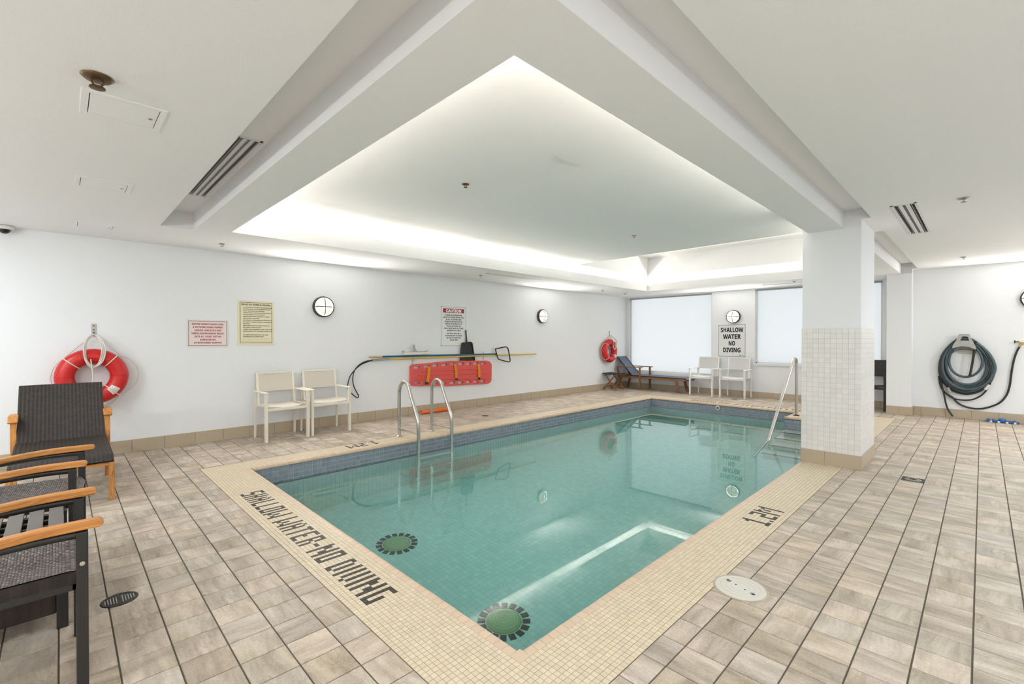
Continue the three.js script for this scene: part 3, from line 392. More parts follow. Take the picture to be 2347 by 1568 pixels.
{ const p = onY(10, 517, K), t = thing('dome_camera', 'white dome security camera with a dark bubble on the ceiling', 'camera', [p.x, K, p.z]); mesh('housing', lathe([[0.001, 0], [0.066, 0], [0.07, -0.02], [0.066, -0.036], [0.05, -0.04], [0.001, -0.04]], 32), M.white, t); mesh('dome', new THREE.SphereGeometry(0.046, 24, 12, 0, Math.PI * 2, Math.PI / 2, Math.PI / 2).translate(0, -0.036, 0), std({ color: lin(0.015, 0.015, 0.017), roughness: 0.08 }), t); }

// ───────────── signs ─────────────
function signTex(w, h, draw) { const c = document.createElement('canvas'); c.width = w; c.height = h; draw(c.getContext('2d'), w, h); const t = new THREE.CanvasTexture(c); t.colorSpace = THREE.SRGBColorSpace; t.magFilter = THREE.LinearFilter; return t; }
function fitText(g, s, x, y, w, size, align = 'center') { g.font = 'bold ' + size + 'px sans-serif'; g.textAlign = 'left'; g.textBaseline = 'middle'; const m = g.measureText(s).width, k = w / m; g.save(); g.translate(align === 'center' ? x - w / 2 : x, y); g.scale(k, 1); g.fillText(s, 0, 0); g.lineWidth = size * 0.05; g.strokeStyle = g.fillStyle; g.strokeText(s, 0, 0); g.restore(); }
function sign(name, label, pos, turn, w, h, face, paper, screws, edge = M.white) {
  const t = thing(name, label, 'sign', pos, turn);
  const pl = mesh('panel', rspan(-w / 2, w / 2, -h / 2, h / 2, 0.0005, 0.006, 0.002), paper, t);
  mesh('print', new THREE.PlaneGeometry(w - 0.006, h - 0.006).translate(0, 0, 0.0066), std({ map: face, roughness: 0.5 }), t);
  if (screws) for (const a of [-1, 1]) for (const b of [-1, 1]) mesh('screw', lathe([[0.001, 0.003], [0.006, 0.002], [0.008, 0]], 12).rotateX(Math.PI / 2).translate(a * (w / 2 - 0.012), b * (h / 2 - 0.012), 0.0068), M.black, pl);
}
const redFace = signTex(768, 590, (g, w, h) => { g.fillStyle = '#ecdfdc'; g.fillRect(0, 0, w, h); g.strokeStyle = '#6b5550'; g.lineWidth = 9; g.strokeRect(28, 28, w - 56, h - 56); g.fillStyle = '#a8323a'; [['ENTPRF WEDICI USSET PONC', 600], ['A SICIDEAR USNEA OWEND', 560], ['LEVEON CDAX EXOX EEIO', 510], ['DHEICJ EQGINAEGEAX REUOC', 610], ['DECY ALL CAURT URT ERS', 500], ['EAREAXAA EIO', 300], ['AT EOVTIONED HEXIOGA', 520]].forEach(([s, wd], k) => fitText(g, s, w / 2, 92 + k * 68, wd, 50)); });
sign('notice_sign', 'small pinkish notice with red lettering on the wall', [1.348, 1.398, 0], 0, 0.454, 0.349, redFace, M.white);
const rulesFace = signTex(768, 1010, (g, w, h) => { g.fillStyle = '#ece3c4'; g.fillRect(0, 0, w, h); g.strokeStyle = '#2a2418'; g.lineWidth = 10; g.strokeRect(48, 40, w - 96, h - 86); g.fillStyle = '#2c261c'; fitText(g, 'NICAE VO: ECUNA & ENQGBR', w / 2, 88, 620, 50); const r = rng(77), rows = [640, 610, 470, 640, 480, 590, 360, 630, 630, 150, 590, 400, 660, 650, 0, 560, 450]; rows.forEach((wd, k) => { if (!wd) return; let s = ''; const n = Math.round(wd / 17); for (let i = 0; i < n; i++) s += r() < 0.17 && i > 0 && s[s.length - 1] !== ' ' ? ' ' : 'AEIOUNRSTLCDMPW'[Math.floor(r() * 15)]; fitText(g, s, 108, 150 + k * 42, wd * 0.96, 27, 'left'); }); g.strokeStyle = '#8a7f62'; g.lineWidth = 3; g.strokeRect(106, 878, 560, 1); g.strokeRect(70, 930, 620, 1); });
sign('rules_sign', 'tall cream notice printed with rows of small black text', [1.91, 1.546, 0], 0, 0.455, 0.604, rulesFace, M.cream);
const cautionFace = signTex(640, 790, (g, w, h) => { g.fillStyle = '#eceeee'; g.fillRect(0, 0, w, h); g.strokeStyle = '#8d9090'; g.lineWidth = 5; g.strokeRect(10, 10, w - 20, h - 20); g.fillStyle = '#a61f34'; g.fillRect(50, 40, w - 100, 84); g.fillStyle = '#fff'; fitText(g, 'CAUTION', w / 2, 84, 400, 76); g.fillStyle = '#3a3e40'; [['TLERE IS ENEEROGN', 430], ['MUSTOT BTINE TEULN TOQ', 520], ['IN ALL AT DIVING AREA', 400], ['ECNA ALEAN ROOTECN', 460], ['WEVE GASSEQUTE V', 430], ['FCECA JO UNDER AD', 370], ['ADULT MUST BE AT ALL TIMES', 490], ['EVEBITCHT ALB', 350], ['THE POOL MUST BE O', 350], ['ECHARTIM MAY FLOOR MP', 430], ['IN REA FE TNIS HDY', 370], ['COCK TCB', 200]].forEach(([s, wd], k) => fitText(g, s, w / 2, 172 + k * 44 + (k > 7 ? 16 : 0), wd, 36)); });
sign('caution_sign', 'white caution notice with a red heading above the red spine board', [5.278, 1.563, 0], 0, 0.592, 0.742, cautionFace, M.white, true);
const diveFace = signTex(640, 800, (g, w, h) => { g.fillStyle = '#e6e6e4'; g.fillRect(0, 0, w, h); g.strokeStyle = '#2b2b2b'; g.lineWidth = 6; g.strokeRect(6, 6, w - 12, h - 12); g.fillStyle = '#161616'; [['SHALLOW', 540], ['WATER', 420], ['NO', 160], ['DIVING', 430]].forEach(([s, wd], k) => fitText(g, s, w / 2, 130 + k * 168, wd, 150)); g.fillStyle = '#444'; g.fillRect(500, 752, 30, 16); g.fillRect(545, 758, 60, 5); });
sign('no_diving_sign', 'large white sign reading shallow water no diving', [XW, 1.284, 2.838], -Math.PI / 2, 0.612, 0.757, diveFace, M.white, true);

// ───────────── life rings with their ropes ─────────────
function lifeRing(c, label) {
  const t = thing('life_ring', label, 'life ring', [c.x, c.y, 0.1], 0), R = 0.224, r = 0.083, P = (a, q, z) => V(q * Math.cos(a), q * Math.sin(a), z);
  const body = mesh('ring_body', new THREE.TorusGeometry(R, r, 20, 64).scale(1, 1, 0.92), M.red, t);
  for (const a of [0.02, Math.PI - 0.02, Math.PI / 2 + 0.4, -Math.PI / 2 - 0.3]) mesh('seam', new THREE.TorusGeometry(r + 0.0008, 0.0018, 6, 36).scale(1, 0.92, 1).rotateX(Math.PI / 2).translate(R, 0, 0).rotateZ(a), std({ color: lin(0.4, 0.01, 0.01), roughness: 0.4 }), body);
  for (const a of [0.84, 2.42, -0.78, -2.3]) mesh('rope_tie', new THREE.TorusGeometry(r + 0.004, 0.0055, 8, 36).scale(1, 0.92, 1).rotateX(Math.PI / 2).translate(R, 0, 0).rotateZ(a), M.rope, t);
  const loop = (a0, a1, sag, z) => { const o = []; for (let k = 0; k <= 8; k++) { const f = k / 8; o.push(P(a0 + (a1 - a0) * f, 0.31 + sag * Math.sin(f * Math.PI), z * Math.sin(f * Math.PI))); } return tube(o, 0.0055, { rad: 7, seg: 40 }); };
  mesh('grab_line', [loop(0.84, -0.78, 0.09, -0.05), loop(-0.78, -2.3, 0.06, -0.05), loop(2.42, 2.42 + 1.56, 0.02, -0.04)], M.rope, t);
  const s = signTex(128, 96, (g, w, h) => { g.fillStyle = '#eee9e2'; g.fillRect(0, 0, w, h); g.fillStyle = '#9b958c'; for (let k = 0; k < 5; k++) g.fillRect(14, 16 + k * 14, 96 - (k % 2) * 24, 4); });
  const lab = sheet((u, v) => { const a = -0.72 + (u - 0.5) * 0.34, q = R + (v - 0.5) * 0.085, z = Math.sqrt(Math.max(0, r * r - (q - R) ** 2)) * 0.92 + 0.0015; return [q * Math.cos(a), q * Math.sin(a), z]; }, 8, 6);
  mesh('label_patch', lab, std({ map: s, roughness: 0.6 }), body);
  return t;
}
function ropeCoil(top, c, label, drop, tail) {
  const t = thing('hanging_rope', label, 'rope', [top.x, top.y, 0], 0), r = rng(9);
  const coil = []; for (let k = 0; k < 4; k++) { const w = 0.062 + 0.014 * r() + k * 0.006, h = drop / 2 + (r() - 0.5) * 0.03, o = [], sk = (r() - 0.5) * 0.03; for (let j = 0; j < 14; j++) { const a = j / 14 * Math.PI * 2; const y = -h + h * Math.cos(a); o.push(V(w * Math.sin(a) + sk * (1 - Math.cos(a)) / 2, y, 0.045 + (y < -0.12 ? 0.135 : 0.135 * Math.min(1, -y / 0.12)) + k * 0.005)); } coil.push(tube(o, 0.0058, { closed: true, rad: 7, seg: 60 })); }
  mesh('coil', coil, M.rope, t);
  mesh('bridle', [-1, 1].map((s) => tube([V(s * 0.01, -0.02, 0.04), V(s * 0.09, -0.09, 0.05), V(s * 0.215, -0.22, 0.07), V(s * 0.24, -0.26, 0.09)], 0.0055, { rad: 7, seg: 24 })), M.rope, t);
  if (tail) { mesh('tail', tube([V(-0.03, -drop * 0.8, 0.19), V(-0.015, -drop - 0.1, 0.195), V(-0.012, -drop - 0.26, 0.195), V(0.01, -drop - 0.36, 0.2), V(0.03, -drop - 0.41, 0.2)], 0.006, { rad: 7, seg: 36 }), M.rope, t); mesh('frayed_end', [0, 1, 2, 3, 4].map((k) => rod(V(0.03, -drop - 0.4, 0.2), V(0.055 + k * 0.013, -drop - 0.475 + k * 0.012, 0.2 + (k % 2) * 0.008), 0.008, 0.003, 6)), M.rope, t); }
}
function hook(x, y, label) { const t = thing('wall_hook', label, 'hook', [x, y, 0]); mesh('back_plate', rspan(-0.02, 0.02, -0.07, 0.07, 0, 0.006, 0.002), M.dullSteel, t); mesh('prong', tube([V(0, -0.05, 0.004), V(0, -0.068, 0.03), V(0, -0.062, 0.055), V(0, -0.04, 0.06)], 0.007, { rad: 8 }), M.dullSteel, t); for (const k of [0.045, 0, -0.03]) mesh('screw', lathe([[0.001, 0.004], [0.006, 0.002], [0.007, 0]], 10).rotateX(Math.PI / 2).translate(0, k, 0.006), M.holeShadeAndScrew, t); }
lifeRing(V(0.246, 0.912, 0), 'red life ring with a white label hanging behind the brown wicker lounge chair');
hook(0.261, 1.43, 'steel wall hook above the life ring by the wicker lounge chair');
ropeCoil(V(0.258, 1.372, 0), null, 'coiled white rope draped over the life ring by the wicker lounge chair', 0.33, true);
lifeRing(V(10.31, 1.013, 0), 'red life ring hanging above the small folding table');
hook(10.45, 1.47, 'steel wall hook above the life ring by the folding table');
ropeCoil(V(10.42, 1.41, 0), null, 'coiled white rope draped over the life ring by the folding table', 0.34, false);

// ───────────── rescue and cleaning gear on the wall ─────────────
{ const t = thing('rescue_crook', 'long yellow rescue pole ending in a black wire loop', 'rescue pole', [0, 0, 0]), z = 0.05;
  const a = onZ(853, 826, z), g0 = onZ(892, 823, z), b = onZ(1226, 811, z);
  mesh('pole', rod(g0, b, 0.016, 0.016), M.yellow, t); mesh('sleeve', rod(a, g0, 0.0175), M.dullSteel, t); mesh('end_cap', rod(b, b.clone().add(V(0.03, 0, 0)), 0.018), M.greyPlastic, t);
  mesh('loop', tube([[855, 825], [826, 837], [804, 860], [796.5, 885], [798, 893], [804, 900.5], [814, 909], [819.5, 912], [822, 908], [818.5, 901], [812, 888], [808.5, 872], [811.5, 852], [822, 837.5], [838, 828.5], [853, 826]].map(([x, y]) => onZ(x, y, z)), 0.0085, { seg: 120, rad: 8 }), M.blackRubber, t); }
{ const t = thing('leaf_skimmer', 'blue telescopic pole with an empty black skimmer frame', 'pool skimmer', [0, 0, 0]), z = 0.055, a = onZ(847, 818.5, z), k = onZ(876, 817.5, z), b = onZ(1138, 811.5, z);
  mesh('pole', rod(k, b, 0.0155), M.bluePole, t); mesh('connector', [rod(a, k, 0.0165), rod(onZ(858, 818, z), onZ(862, 818, z), 0.0195)], M.gold, t);
  const f = [[1136, 801], [1140, 799], [1157, 795.5], [1162, 796.5], [1165, 802], [1169, 824], [1168.5, 828], [1165, 829.5], [1146, 824.5], [1141, 820]].map(([x, y]) => onZ(x, y, 0.08));
  mesh('net_frame', tube(f, 0.012, { closed: true, seg: 80 }), M.blackRubber, t); mesh('neck', rod(onZ(1133, 812, z), onZ(1139, 811, 0.08), 0.012), M.blackRubber, t); }
{ const t = thing('pool_brush', 'pool brush with cream bristles hung on the blue pole', 'brush', [0, 0, 0]), z = 0.075, L = onZ(923, 812, z), R = onZ(986, 810, z), m = L.clone().lerp(R, 0.42);
  mesh('head', tube([L.clone().add(V(0, 0.055, 0)), L.clone().add(V(0.06, 0.028, 0)), m.clone().add(V(0, 0.032, 0)), R.clone().add(V(-0.12, 0.03, 0)), R.clone().add(V(-0.05, 0.05, 0))], 0.009, { rad: 8 }), M.greyPlastic, t);
  mesh('bristles', rspan(L.x + 0.02, R.x - 0.01, L.y - 0.012, L.y + 0.03, z - 0.012, z + 0.014, 0.004), M.cream, t);
  mesh('socket', [bar(m.clone().add(V(0, 0.03, 0)), m.clone().add(V(-0.02, 0.16, 0)), 0.035, 0.022), rod(m.clone().add(V(0.05, 0.03, 0)), m.clone().add(V(0.005, 0.1, 0)), 0.006)], M.greyPlastic, t); }
{ const t = thing('leaf_scoop', 'black flat leaf scoop with a short handle hung upright behind the poles', 'scoop', [0, 0, 0]), q = (x, y, z = 0.02) => { const p = onZ(x, y, z); return [p.x, p.y]; };
  mesh('tray', extrude([q(1055, 826), q(1058, 789), q(1060, 787), q(1079, 785), q(1083, 787), q(1088, 823), q(1086, 827)], 0.012, [], 0.003).translate(0, 0, 0.012), M.blackRubber, t);
  mesh('tray_rim', tube([[1055, 827], [1058, 788], [1068, 785.5], [1081, 785.5], [1088, 824], [1086, 828]].map(([x, y]) => onZ(x, y, 0.034)), 0.009, { rad: 6, tension: 0.2, seg: 50 }), M.black, t);
  mesh('handle', [rod(onZ(1070, 787, 0.03), onZ(1067.5, 757, 0.03), 0.011, 0.013), rod(onZ(1070, 787, 0.03), onZ(1069, 779, 0.03), 0.016)], M.black, t); }
for (const [x, y, l] of [[945, 824, 'left'], [1108, 813, 'right']]) { const p = onZ(x, y, 0), t = thing('pole_hook', l === 'left' ? 'small wire hook under the poles beside the pool brush' : 'small wire hook under the poles beside the skimmer frame', 'hook', [p.x, p.y, 0]); mesh('plate', rspan(-0.008, 0.008, -0.1, 0.05, 0, 0.004, 0.001), M.dullSteel, t); mesh('prong', tube([V(0, -0.01, 0.003), V(0, -0.03, 0.04), V(0, -0.02, 0.08), V(0, 0.02, 0.085)], 0.004, { rad: 6 }), M.dullSteel, t); }
{ // spine board with handholds, ribs and three straps
  const z = 0.03, q = (x, y) => { const p = onZ(x, y, z); return [p.x, p.y]; }, t = thing('spine_board', 'red plastic spine board with handholds and three orange straps on the wall', 'spine board', [0, 0, 0]);
  const out = [[944, 883.5], [940.5, 879], [941, 840], [945, 836.5], [1000, 831], [1030, 828], [1115, 827.3], [1121, 829], [1125.5, 835], [1125, 871], [1122, 876.5], [1116, 879], [1022, 884.3]].map(([x, y]) => q(x, y));
  const holes = [], hr = (x, y, w, h) => { const c = q(x, y); holes.push(roundRect(c[0] - w / 2, c[1] - h / 2, w, h, Math.min(w, h) * 0.42)); };
  const tops = [[954, 842.5], [977, 840.2], [996.5, 838], [1017, 836], [1037, 834.6], [1055.5, 834.2], [1073, 833.8], [1090, 833.5], [1106.5, 833.3]], bots = [[954, 876.8], [976, 878.5], [996, 879.2], [1015, 878.6], [1036, 877.2], [1054.5, 876.8], [1073, 875.6], [1090, 874.6], [1105, 873.6]];
  for (const [x, y] of [...tops, ...bots]) hr(x, y, 0.135, 0.056);
  hr(947.5, 859.5, 0.035, 0.11);
  mesh('board', extrude(out, 0.03, holes, 0.006).translate(0, 0, 0.012), M.board, t);
  mesh('backing', extrude(out.map(([x, y]) => [5.28 + (x - 5.28) * 0.985, 0.66 + (y - 0.66) * 0.6]), 0.01, [], 0.003).translate(0, 0, 0.034), M.board, t);
  const rib = (x0, y0, x1, y1) => { const a = q(x0, y0), b = q(x1, y1); return bar(V(a[0], a[1], 0.056), V(b[0], b[1], 0.056), 0.022, 0.022, 0.006); };
  for (const r of [[957, 860, 1118, 854.5], [950, 851, 1118, 843.5], [950, 869.5, 1118, 866.5]]) mesh('rib', rib(...r), M.board, t);
  for (const [x0, y0, x1, y1] of [[981, 841, 974, 884], [1040, 834, 1043, 875], [1094, 834, 1094.5, 873]]) { const a = q(x0, y0), b = q(x1, y1), s = mesh('strap', tube([V(a[0], a[1], 0.05), V(a[0] * 0.7 + b[0] * 0.3 + 0.015, a[1] * 0.7 + b[1] * 0.3, 0.075), V(a[0] * 0.3 + b[0] * 0.7 + 0.015, a[1] * 0.3 + b[1] * 0.7, 0.078), V(b[0], b[1], 0.055)], 0.03, { rad: 8, seg: 24 }).scale(1, 1, 1), M.strap, t); const g = s.geometry.attributes.position; for (let i = 0; i < g.count; i++) g.setZ(i, 0.062 + (g.getZ(i) - 0.062) * 0.28); s.geometry.computeVertexNormals(); mesh('buckle', rspan(b[0] - 0.02, b[0] + 0.03, b[1] + 0.02, b[1] + 0.07, 0.064, 0.078, 0.003), M.blackRubber, s); }
}
{ const t = thing('pool_noodle', 'orange foam tube lying on the floor under the red spine board', 'pool noodle', [4.85, 0, 0.075], 0.01); const fm = mesh('foam', rod(V(-0.34, 0.036, 0), V(0.3, 0.036, 0), 0.034, 0.034, 20), M.orange, t); mesh('core_shade', [rod(V(0.299, 0.036, 0), V(0.302, 0.036, 0), 0.01)], M.holeShadeAndScrew, fm); mesh('cord', tube([V(-0.34, 0.03, 0), V(-0.42, 0.008, 0.01), V(-0.5, 0.006, -0.01), V(-0.58, 0.006, 0.015)], 0.005, { rad: 6 }), M.rope, t); }  // dark disc on the foam end paints the shade of its bore

// ───────────── white stacking armchairs ─────────────
function slingChair(name, label, cat, frame, sling, H = 0.87) {
  const t = thing(name, label, cat), s = 0.034, w = 0.262;
  for (const k of [-1, 1]) {
    mesh('leg', rspan(k * w - s / 2, k * w + s / 2, 0, 0.632, 0.205, 0.205 + s + 0.012, 0.004), frame, t);
    mesh('leg', bar(V(k * (w - 0.005), 0, -0.235), V(k * (w - 0.005), 0.625, -0.2), 0.024, 0.03), frame, t);
    mesh('armrest', rspan(k * w - 0.024, k * w + 0.024, 0.62, 0.636, -0.235, 0.256, 0.005), frame, t);
    mesh('back_post', bar(V(k * (w - 0.03), 0.42, -0.16), V(k * (w - 0.032), H, -0.245), 0.026, 0.026), frame, t);
    mesh('seat_rail', bar(V(k * (w - 0.028), 0.435, -0.2), V(k * (w - 0.028), 0.455, 0.2), 0.022, 0.034), frame, t);
  }
  mesh('front_rail', rspan(-w + 0.01, w - 0.01, 0.395, 0.432, 0.208, 0.236, 0.004), frame, t); mesh('rear_rail', rspan(-w + 0.01, w - 0.01, 0.405, 0.43, -0.225, -0.2, 0.004), frame, t);
  mesh('top_rail', bar(V(-w + 0.03, H - 0.008, -0.2435), V(w - 0.03, H - 0.008, -0.2435), 0.02, 0.022), frame, t);
  mesh('seat', sheet((u, v) => [(u - 0.5) * 0.47, 0.452 - 0.012 * Math.sin(u * Math.PI) - (v < 0.08 ? (0.08 - v) * 0.12 : 0), 0.215 - v * 0.4], 8, 10, 0.006), sling, t);
  mesh('backrest', sheet((u, v) => [(u - 0.5) * 0.465, 0.615 + v * (H - 0.625), -0.195 - v * 0.047 - 0.012 * Math.sin(u * Math.PI) + 0.008], 8, 8, 0.006), sling, t);
  return t;
}
const chair1 = slingChair('sling_armchair', 'cream metal armchair with fabric back, the one nearer the printed notices', 'chair', M.cream, M.creamSling);
chair1.position.set(2.125, 0, 0.33); chair1.rotation.y = 0.02; chair1.userData.group = 'cream armchairs by the wall';
dup(chair1, [2.725, 0, 0.315], -0.03, 'cream metal armchair with fabric back, the one beside the black wire loop', 'cream armchairs by the wall');
const chair3 = slingChair('sling_armchair', 'white metal armchair standing half in front of the tall window', 'chair', M.chairWhite, M.chairWhiteSling, 0.89);
chair3.position.set(10.955, 0, 2.345); chair3.rotation.y = -Math.PI / 2; chair3.userData.group = 'white armchairs under the no diving sign';
dup(chair3, [10.965, 0, 3.04], -Math.PI / 2 + 0.02, 'white metal armchair standing below the no diving sign', 'white armchairs under the no diving sign');
const chair5 = slingChair('sling_armchair', 'dark grey armchair half hidden behind the tiled column', 'chair', M.black, M.darkSling, 0.92);
chair5.position.set(10.96, 0, 5.46); chair5.rotation.y = -Math.PI / 2;

// ───────────── dark wicker furniture by the near edge ─────────────
function wickerArmchair(label, pos, turn) {   // faces +z before turning
  const t = thing('wicker_armchair', label, 'chair', pos, turn, 'black wicker armchairs with wooden arms'), w = 0.248, s = 0.032;
  for (const k of [-1, 1]) {
    mesh('front_leg', rspan(k * w - s / 2, k * w + s / 2, 0, 0.615, -0.017, 0.017, 0.004), M.black, t);
    mesh('rear_leg', bar(V(k * w, 0, -0.56), V(k * w, 0.6, -0.47), s, s), M.black, t);
    mesh('back_post', bar(V(k * w, 0.58, -0.475), V(k * w, 0.9, -0.6), s, s), M.black, t);
    mesh('arm_rail', tube([V(k * w, 0.605, 0.015), V(k * w, 0.607, -0.12), V(k * w, 0.597, -0.3), V(k * w, 0.572, -0.48)], 0.016, { rad: 4, seg: 24 }), M.black, t);
    const a = [], N = 12; for (let i = 0; i <= N; i++) { const f = i / N, z = 0.045 - f * 0.56; a.push([z, 0.638 - 0.05 * Math.max(0, f - 0.22) ** 1.6 * 1.6]); }
    const tip = []; for (let i = 1; i < 6; i++) { const q = i / 6 * Math.PI; tip.push([0.045 + 0.0095 * Math.sin(q), 0.637 - 0.01 * Math.cos(q)]); }
    const prof = [...tip, ...a.map(([z, y]) => [z, y + 0.009]), ...a.slice().reverse().map(([z, y]) => [z, y - 0.011])];
    const g = extrude(prof, 0.028, [], 0.006); g.rotateY(-Math.PI / 2).translate(k * w + 0.014, 0, 0);
    const u = g.attributes.uv, p = g.attributes.position; for (let i = 0; i < p.count; i++) u.setXY(i, p.getZ(i), p.getX(i) + p.getY(i));
    mesh('armrest', g, M.wood, t);
    mesh('bolt', rod(V(k * (w + 0.018), 0.5, 0), V(k * (w + 0.022), 0.5, 0), 0.008), M.steel, t);
  }
  mesh('seat_frame', [rspan(-w, w, 0.4, 0.43, -0.03, 0, 0.004), rspan(-w, w, 0.4, 0.43, -0.5, -0.47, 0.004), rspan(-w, -w + 0.028, 0.4, 0.435, -0.48, 0, 0.004), rspan(w - 0.028, w, 0.4, 0.435, -0.48, 0, 0.004)], M.black, t);
  const seat = mesh('seat', sheet((u, v) => { const x = (u - 0.5) * 0.45, dip = 0.02 * Math.sin(u * Math.PI); let y = 0.458 - dip, z = 0.01 - v * 0.49; if (v < 0.06) { y -= (0.06 - v) * 0.5; z = 0.01 - v * 0.3; } return [x, y, z]; }, 14, 18, 0.018), M.weave, t);
  mesh('seat_wrap', [-1, 1].map((k) => sheet((u, v) => { const a = v * Math.PI; return [k * (0.222 + 0.024 * Math.sin(a)), 0.43 + 0.03 * Math.cos(a), -0.005 - u * 0.48]; }, 30, 8, 0.006)), M.wicker, t);
  mesh('backrest', sheet((u, v) => [(u - 0.5) * 0.47, 0.47 + v * 0.43, -0.43 - v * 0.165 - 0.02 * Math.sin(u * Math.PI)], 10, 12, 0.02), M.weave, t);
}
wickerArmchair('black wicker armchair with wooden arms nearest the round floor drain', [0.048, 0, 4.372], Math.PI / 2);
wickerArmchair('black wicker armchair with wooden arms in front of the brown lounge chair', [0.063, 0, 3.215], Math.PI / 2 - 0.1);
{ const t = thing('slat_table', 'low dark table with slatted top and wicker sides between the black armchairs', 'table', [-0.265, 0, 3.79], 0), W = 0.26, D = 0.2;
  for (const a of [-1, 1]) for (const b of [-1, 1]) mesh('leg', rspan(a * W - 0.02, a * W + 0.02, 0, 0.43, b * D - 0.02, b * D + 0.02, 0.004), M.black, t);
  for (let k = 0; k < 8; k++) mesh('slat', rspan(-W - 0.02 + k * 0.0705, -W - 0.02 + k * 0.0705 + 0.053, 0.438, 0.452, -D - 0.015, D + 0.015, 0.003), M.slat, t);
  for (const b of [-0.14, -0.047, 0.047, 0.14]) mesh('cross_bar', rspan(-W, W, 0.42, 0.437, b - 0.012, b + 0.012, 0.003), M.black, t);
  for (const b of [-1, 1]) { mesh('side_panel', rspan(-W + 0.02, W - 0.02, 0.07, 0.425, b * D - 0.008, b * D + 0.008, 0.006), M.wicker, t); mesh('side_panel', rspan(b * W - 0.008, b * W + 0.008, 0.07, 0.425, -D + 0.02, D - 0.02, 0.006), M.wicker, t); } }
{ // brown lounge chair, facing the camera side
  const t = thing('lounge_chair', 'low wooden lounge chair with dark brown woven seat under the life ring', 'chair', [0.005, 0, 0], 0), X = 0.3;
  for (const k of [-1, 1]) {
    mesh('front_leg', bar(V(k * (X - 0.012), 0, 1.915), V(k * (X - 0.012), 0.33, 1.915), 0.036, 0.04), M.wood, t);
    mesh('arm_post', bar(V(k * (X + 0.012), 0, 0.985), V(k * (X + 0.012), 0.615, 0.985), 0.04, 0.036), M.wood, t);
    mesh('seat_rail', bar(V(k * (X - 0.014), 0.32, 1.93), V(k * (X - 0.014), 0.335, 0.55), 0.028, 0.05), M.wood, t);
    mesh('rear_leg', bar(V(k * (X - 0.012), 0, 0.45), V(k * (X - 0.012), 0.36, 0.52), 0.032, 0.036), M.wood, t);
    { const pr = [[1.03, 0.592], [1.042, 0.6], [1.035, 0.612], [0.985, 0.637], [0.9, 0.641], [0.7, 0.628], [0.5, 0.604], [0.5, 0.58], [0.7, 0.603], [0.9, 0.615], [0.97, 0.611], [1.005, 0.598]]; const g = extrude(pr, 0.05, [], 0.007); g.rotateY(-Math.PI / 2).translate(k * (X + 0.014) + 0.025, 0, 0); const u = g.attributes.uv, p = g.attributes.position; for (let i = 0; i < p.count; i++) u.setXY(i, p.getZ(i), p.getX(i) + p.getY(i)); mesh('armrest', g, M.wood, t); }
    mesh('back_stay', bar(V(k * (X + 0.004), 0.6, 0.52), V(k * (X - 0.02), 0.36, 0.48), 0.024, 0.03), M.wood, t);
  }
  mesh('front_rail', rspan(-X + 0.02, X - 0.02, 0.285, 0.335, 1.9, 1.925, 0.004), M.wood, t);
  mesh('seat', sheet((u, v) => { const z = 1.95 - v * 0.92, x = (u - 0.5) * 0.6; let y = 0.362 - 0.018 * Math.sin(u * Math.PI) * Math.sin(v * Math.PI) + 0.035 * v; if (v < 0.05) y -= (0.05 - v) * 0.8; return [x, y, z]; }, 14, 24, 0.016), M.ribbed, t);
  mesh('backrest', sheet((u, v) => [(u - 0.5) * (0.585 - 0.01 * v), 0.395 + v * 0.495, 1.035 - v * 0.3 - 0.025 * Math.sin(u * Math.PI) + 0.06 * Math.sin(v * Math.PI) * 0.3], 14, 18, 0.018), M.ribbed, t);
}

// ───────────── pool ladder, handrail ─────────────
{ const t = thing('pool_ladder', 'stainless steel pool ladder with two hooped rails', 'ladder', [0, 0, 0]), arc = (x) => { const o = [V(x, 0, 1.41), V(x, 0.52, 1.41)]; for (let k = 1; k < 12; k++) { const a = Math.PI - k / 12 * (Math.PI - 0.22); o.push(V(x, 0.575 + 0.178 * Math.sin(a), 1.548 + 0.138 * Math.cos(a))); } o.push(V(x, 0.595, 1.7)); o.push(V(x, 0.28, 1.862), V(x, 0.2, 1.876), V(x, -1.02, 1.876)); return o; };
  for (const x of [3.285, 3.815]) { const r = mesh('rail', tube(arc(x), 0.0235, { seg: 140, rad: 14, type: 'centripetal' }), M.steel, t); mesh('flange', lathe([[0.024, 0.022], [0.03, 0.02], [0.05, 0.006], [0.052, 0.001], [0.024, 0.001]], 24).translate(x, 0, 1.41), M.dullSteel, r); mesh('brace', rod(V(x, 0.105, 1.41), V(x, 0.105, 1.876), 0.018), M.steel, r); }
  for (const y of [-0.27, -0.52, -0.77, -1.0]) mesh('tread', rspan(3.29, 3.81, y - 0.03, y, 1.835, 1.915, 0.008), M.white, t); }
{ const t = thing('handrail', 'sloping stainless steel handrail going down into the pool steps', 'handrail', [0, 0, 0]), z = 4.712, o = [V(9.1, 0, z), V(9.1, 0.86, z), V(9.09, 0.945, z), V(9.05, 0.985, z), V(8.985, 0.985, z), V(8.93, 0.965, z), V(8.87, 0.92, z), V(7.5, -0.31, z), V(6.95, -0.78, z)];
  mesh('rail', tube(o, 0.0235, { seg: 140, rad: 14, type: 'centripetal' }), M.steel, t); mesh('flange', lathe([[0.024, 0.018], [0.05, 0.006], [0.054, 0.001], [0.024, 0.001]], 24).translate(9.1, 0, z), M.drainDark, t); }
{ const p = onX(1645, 935, PX1), t = thing('return_inlet', 'white round water inlet in the blue tile band', 'pool inlet', [PX1, p.y, p.z], -Math.PI / 2); mesh('ring', lathe([[0.018, 0.012], [0.045, 0.01], [0.05, 0], [0.018, 0]], 28).rotateX(Math.PI / 2), M.lid, t); mesh('eyeball', new THREE.SphereGeometry(0.02, 16, 10).scale(1, 1, 0.6), M.drainDark, t); }

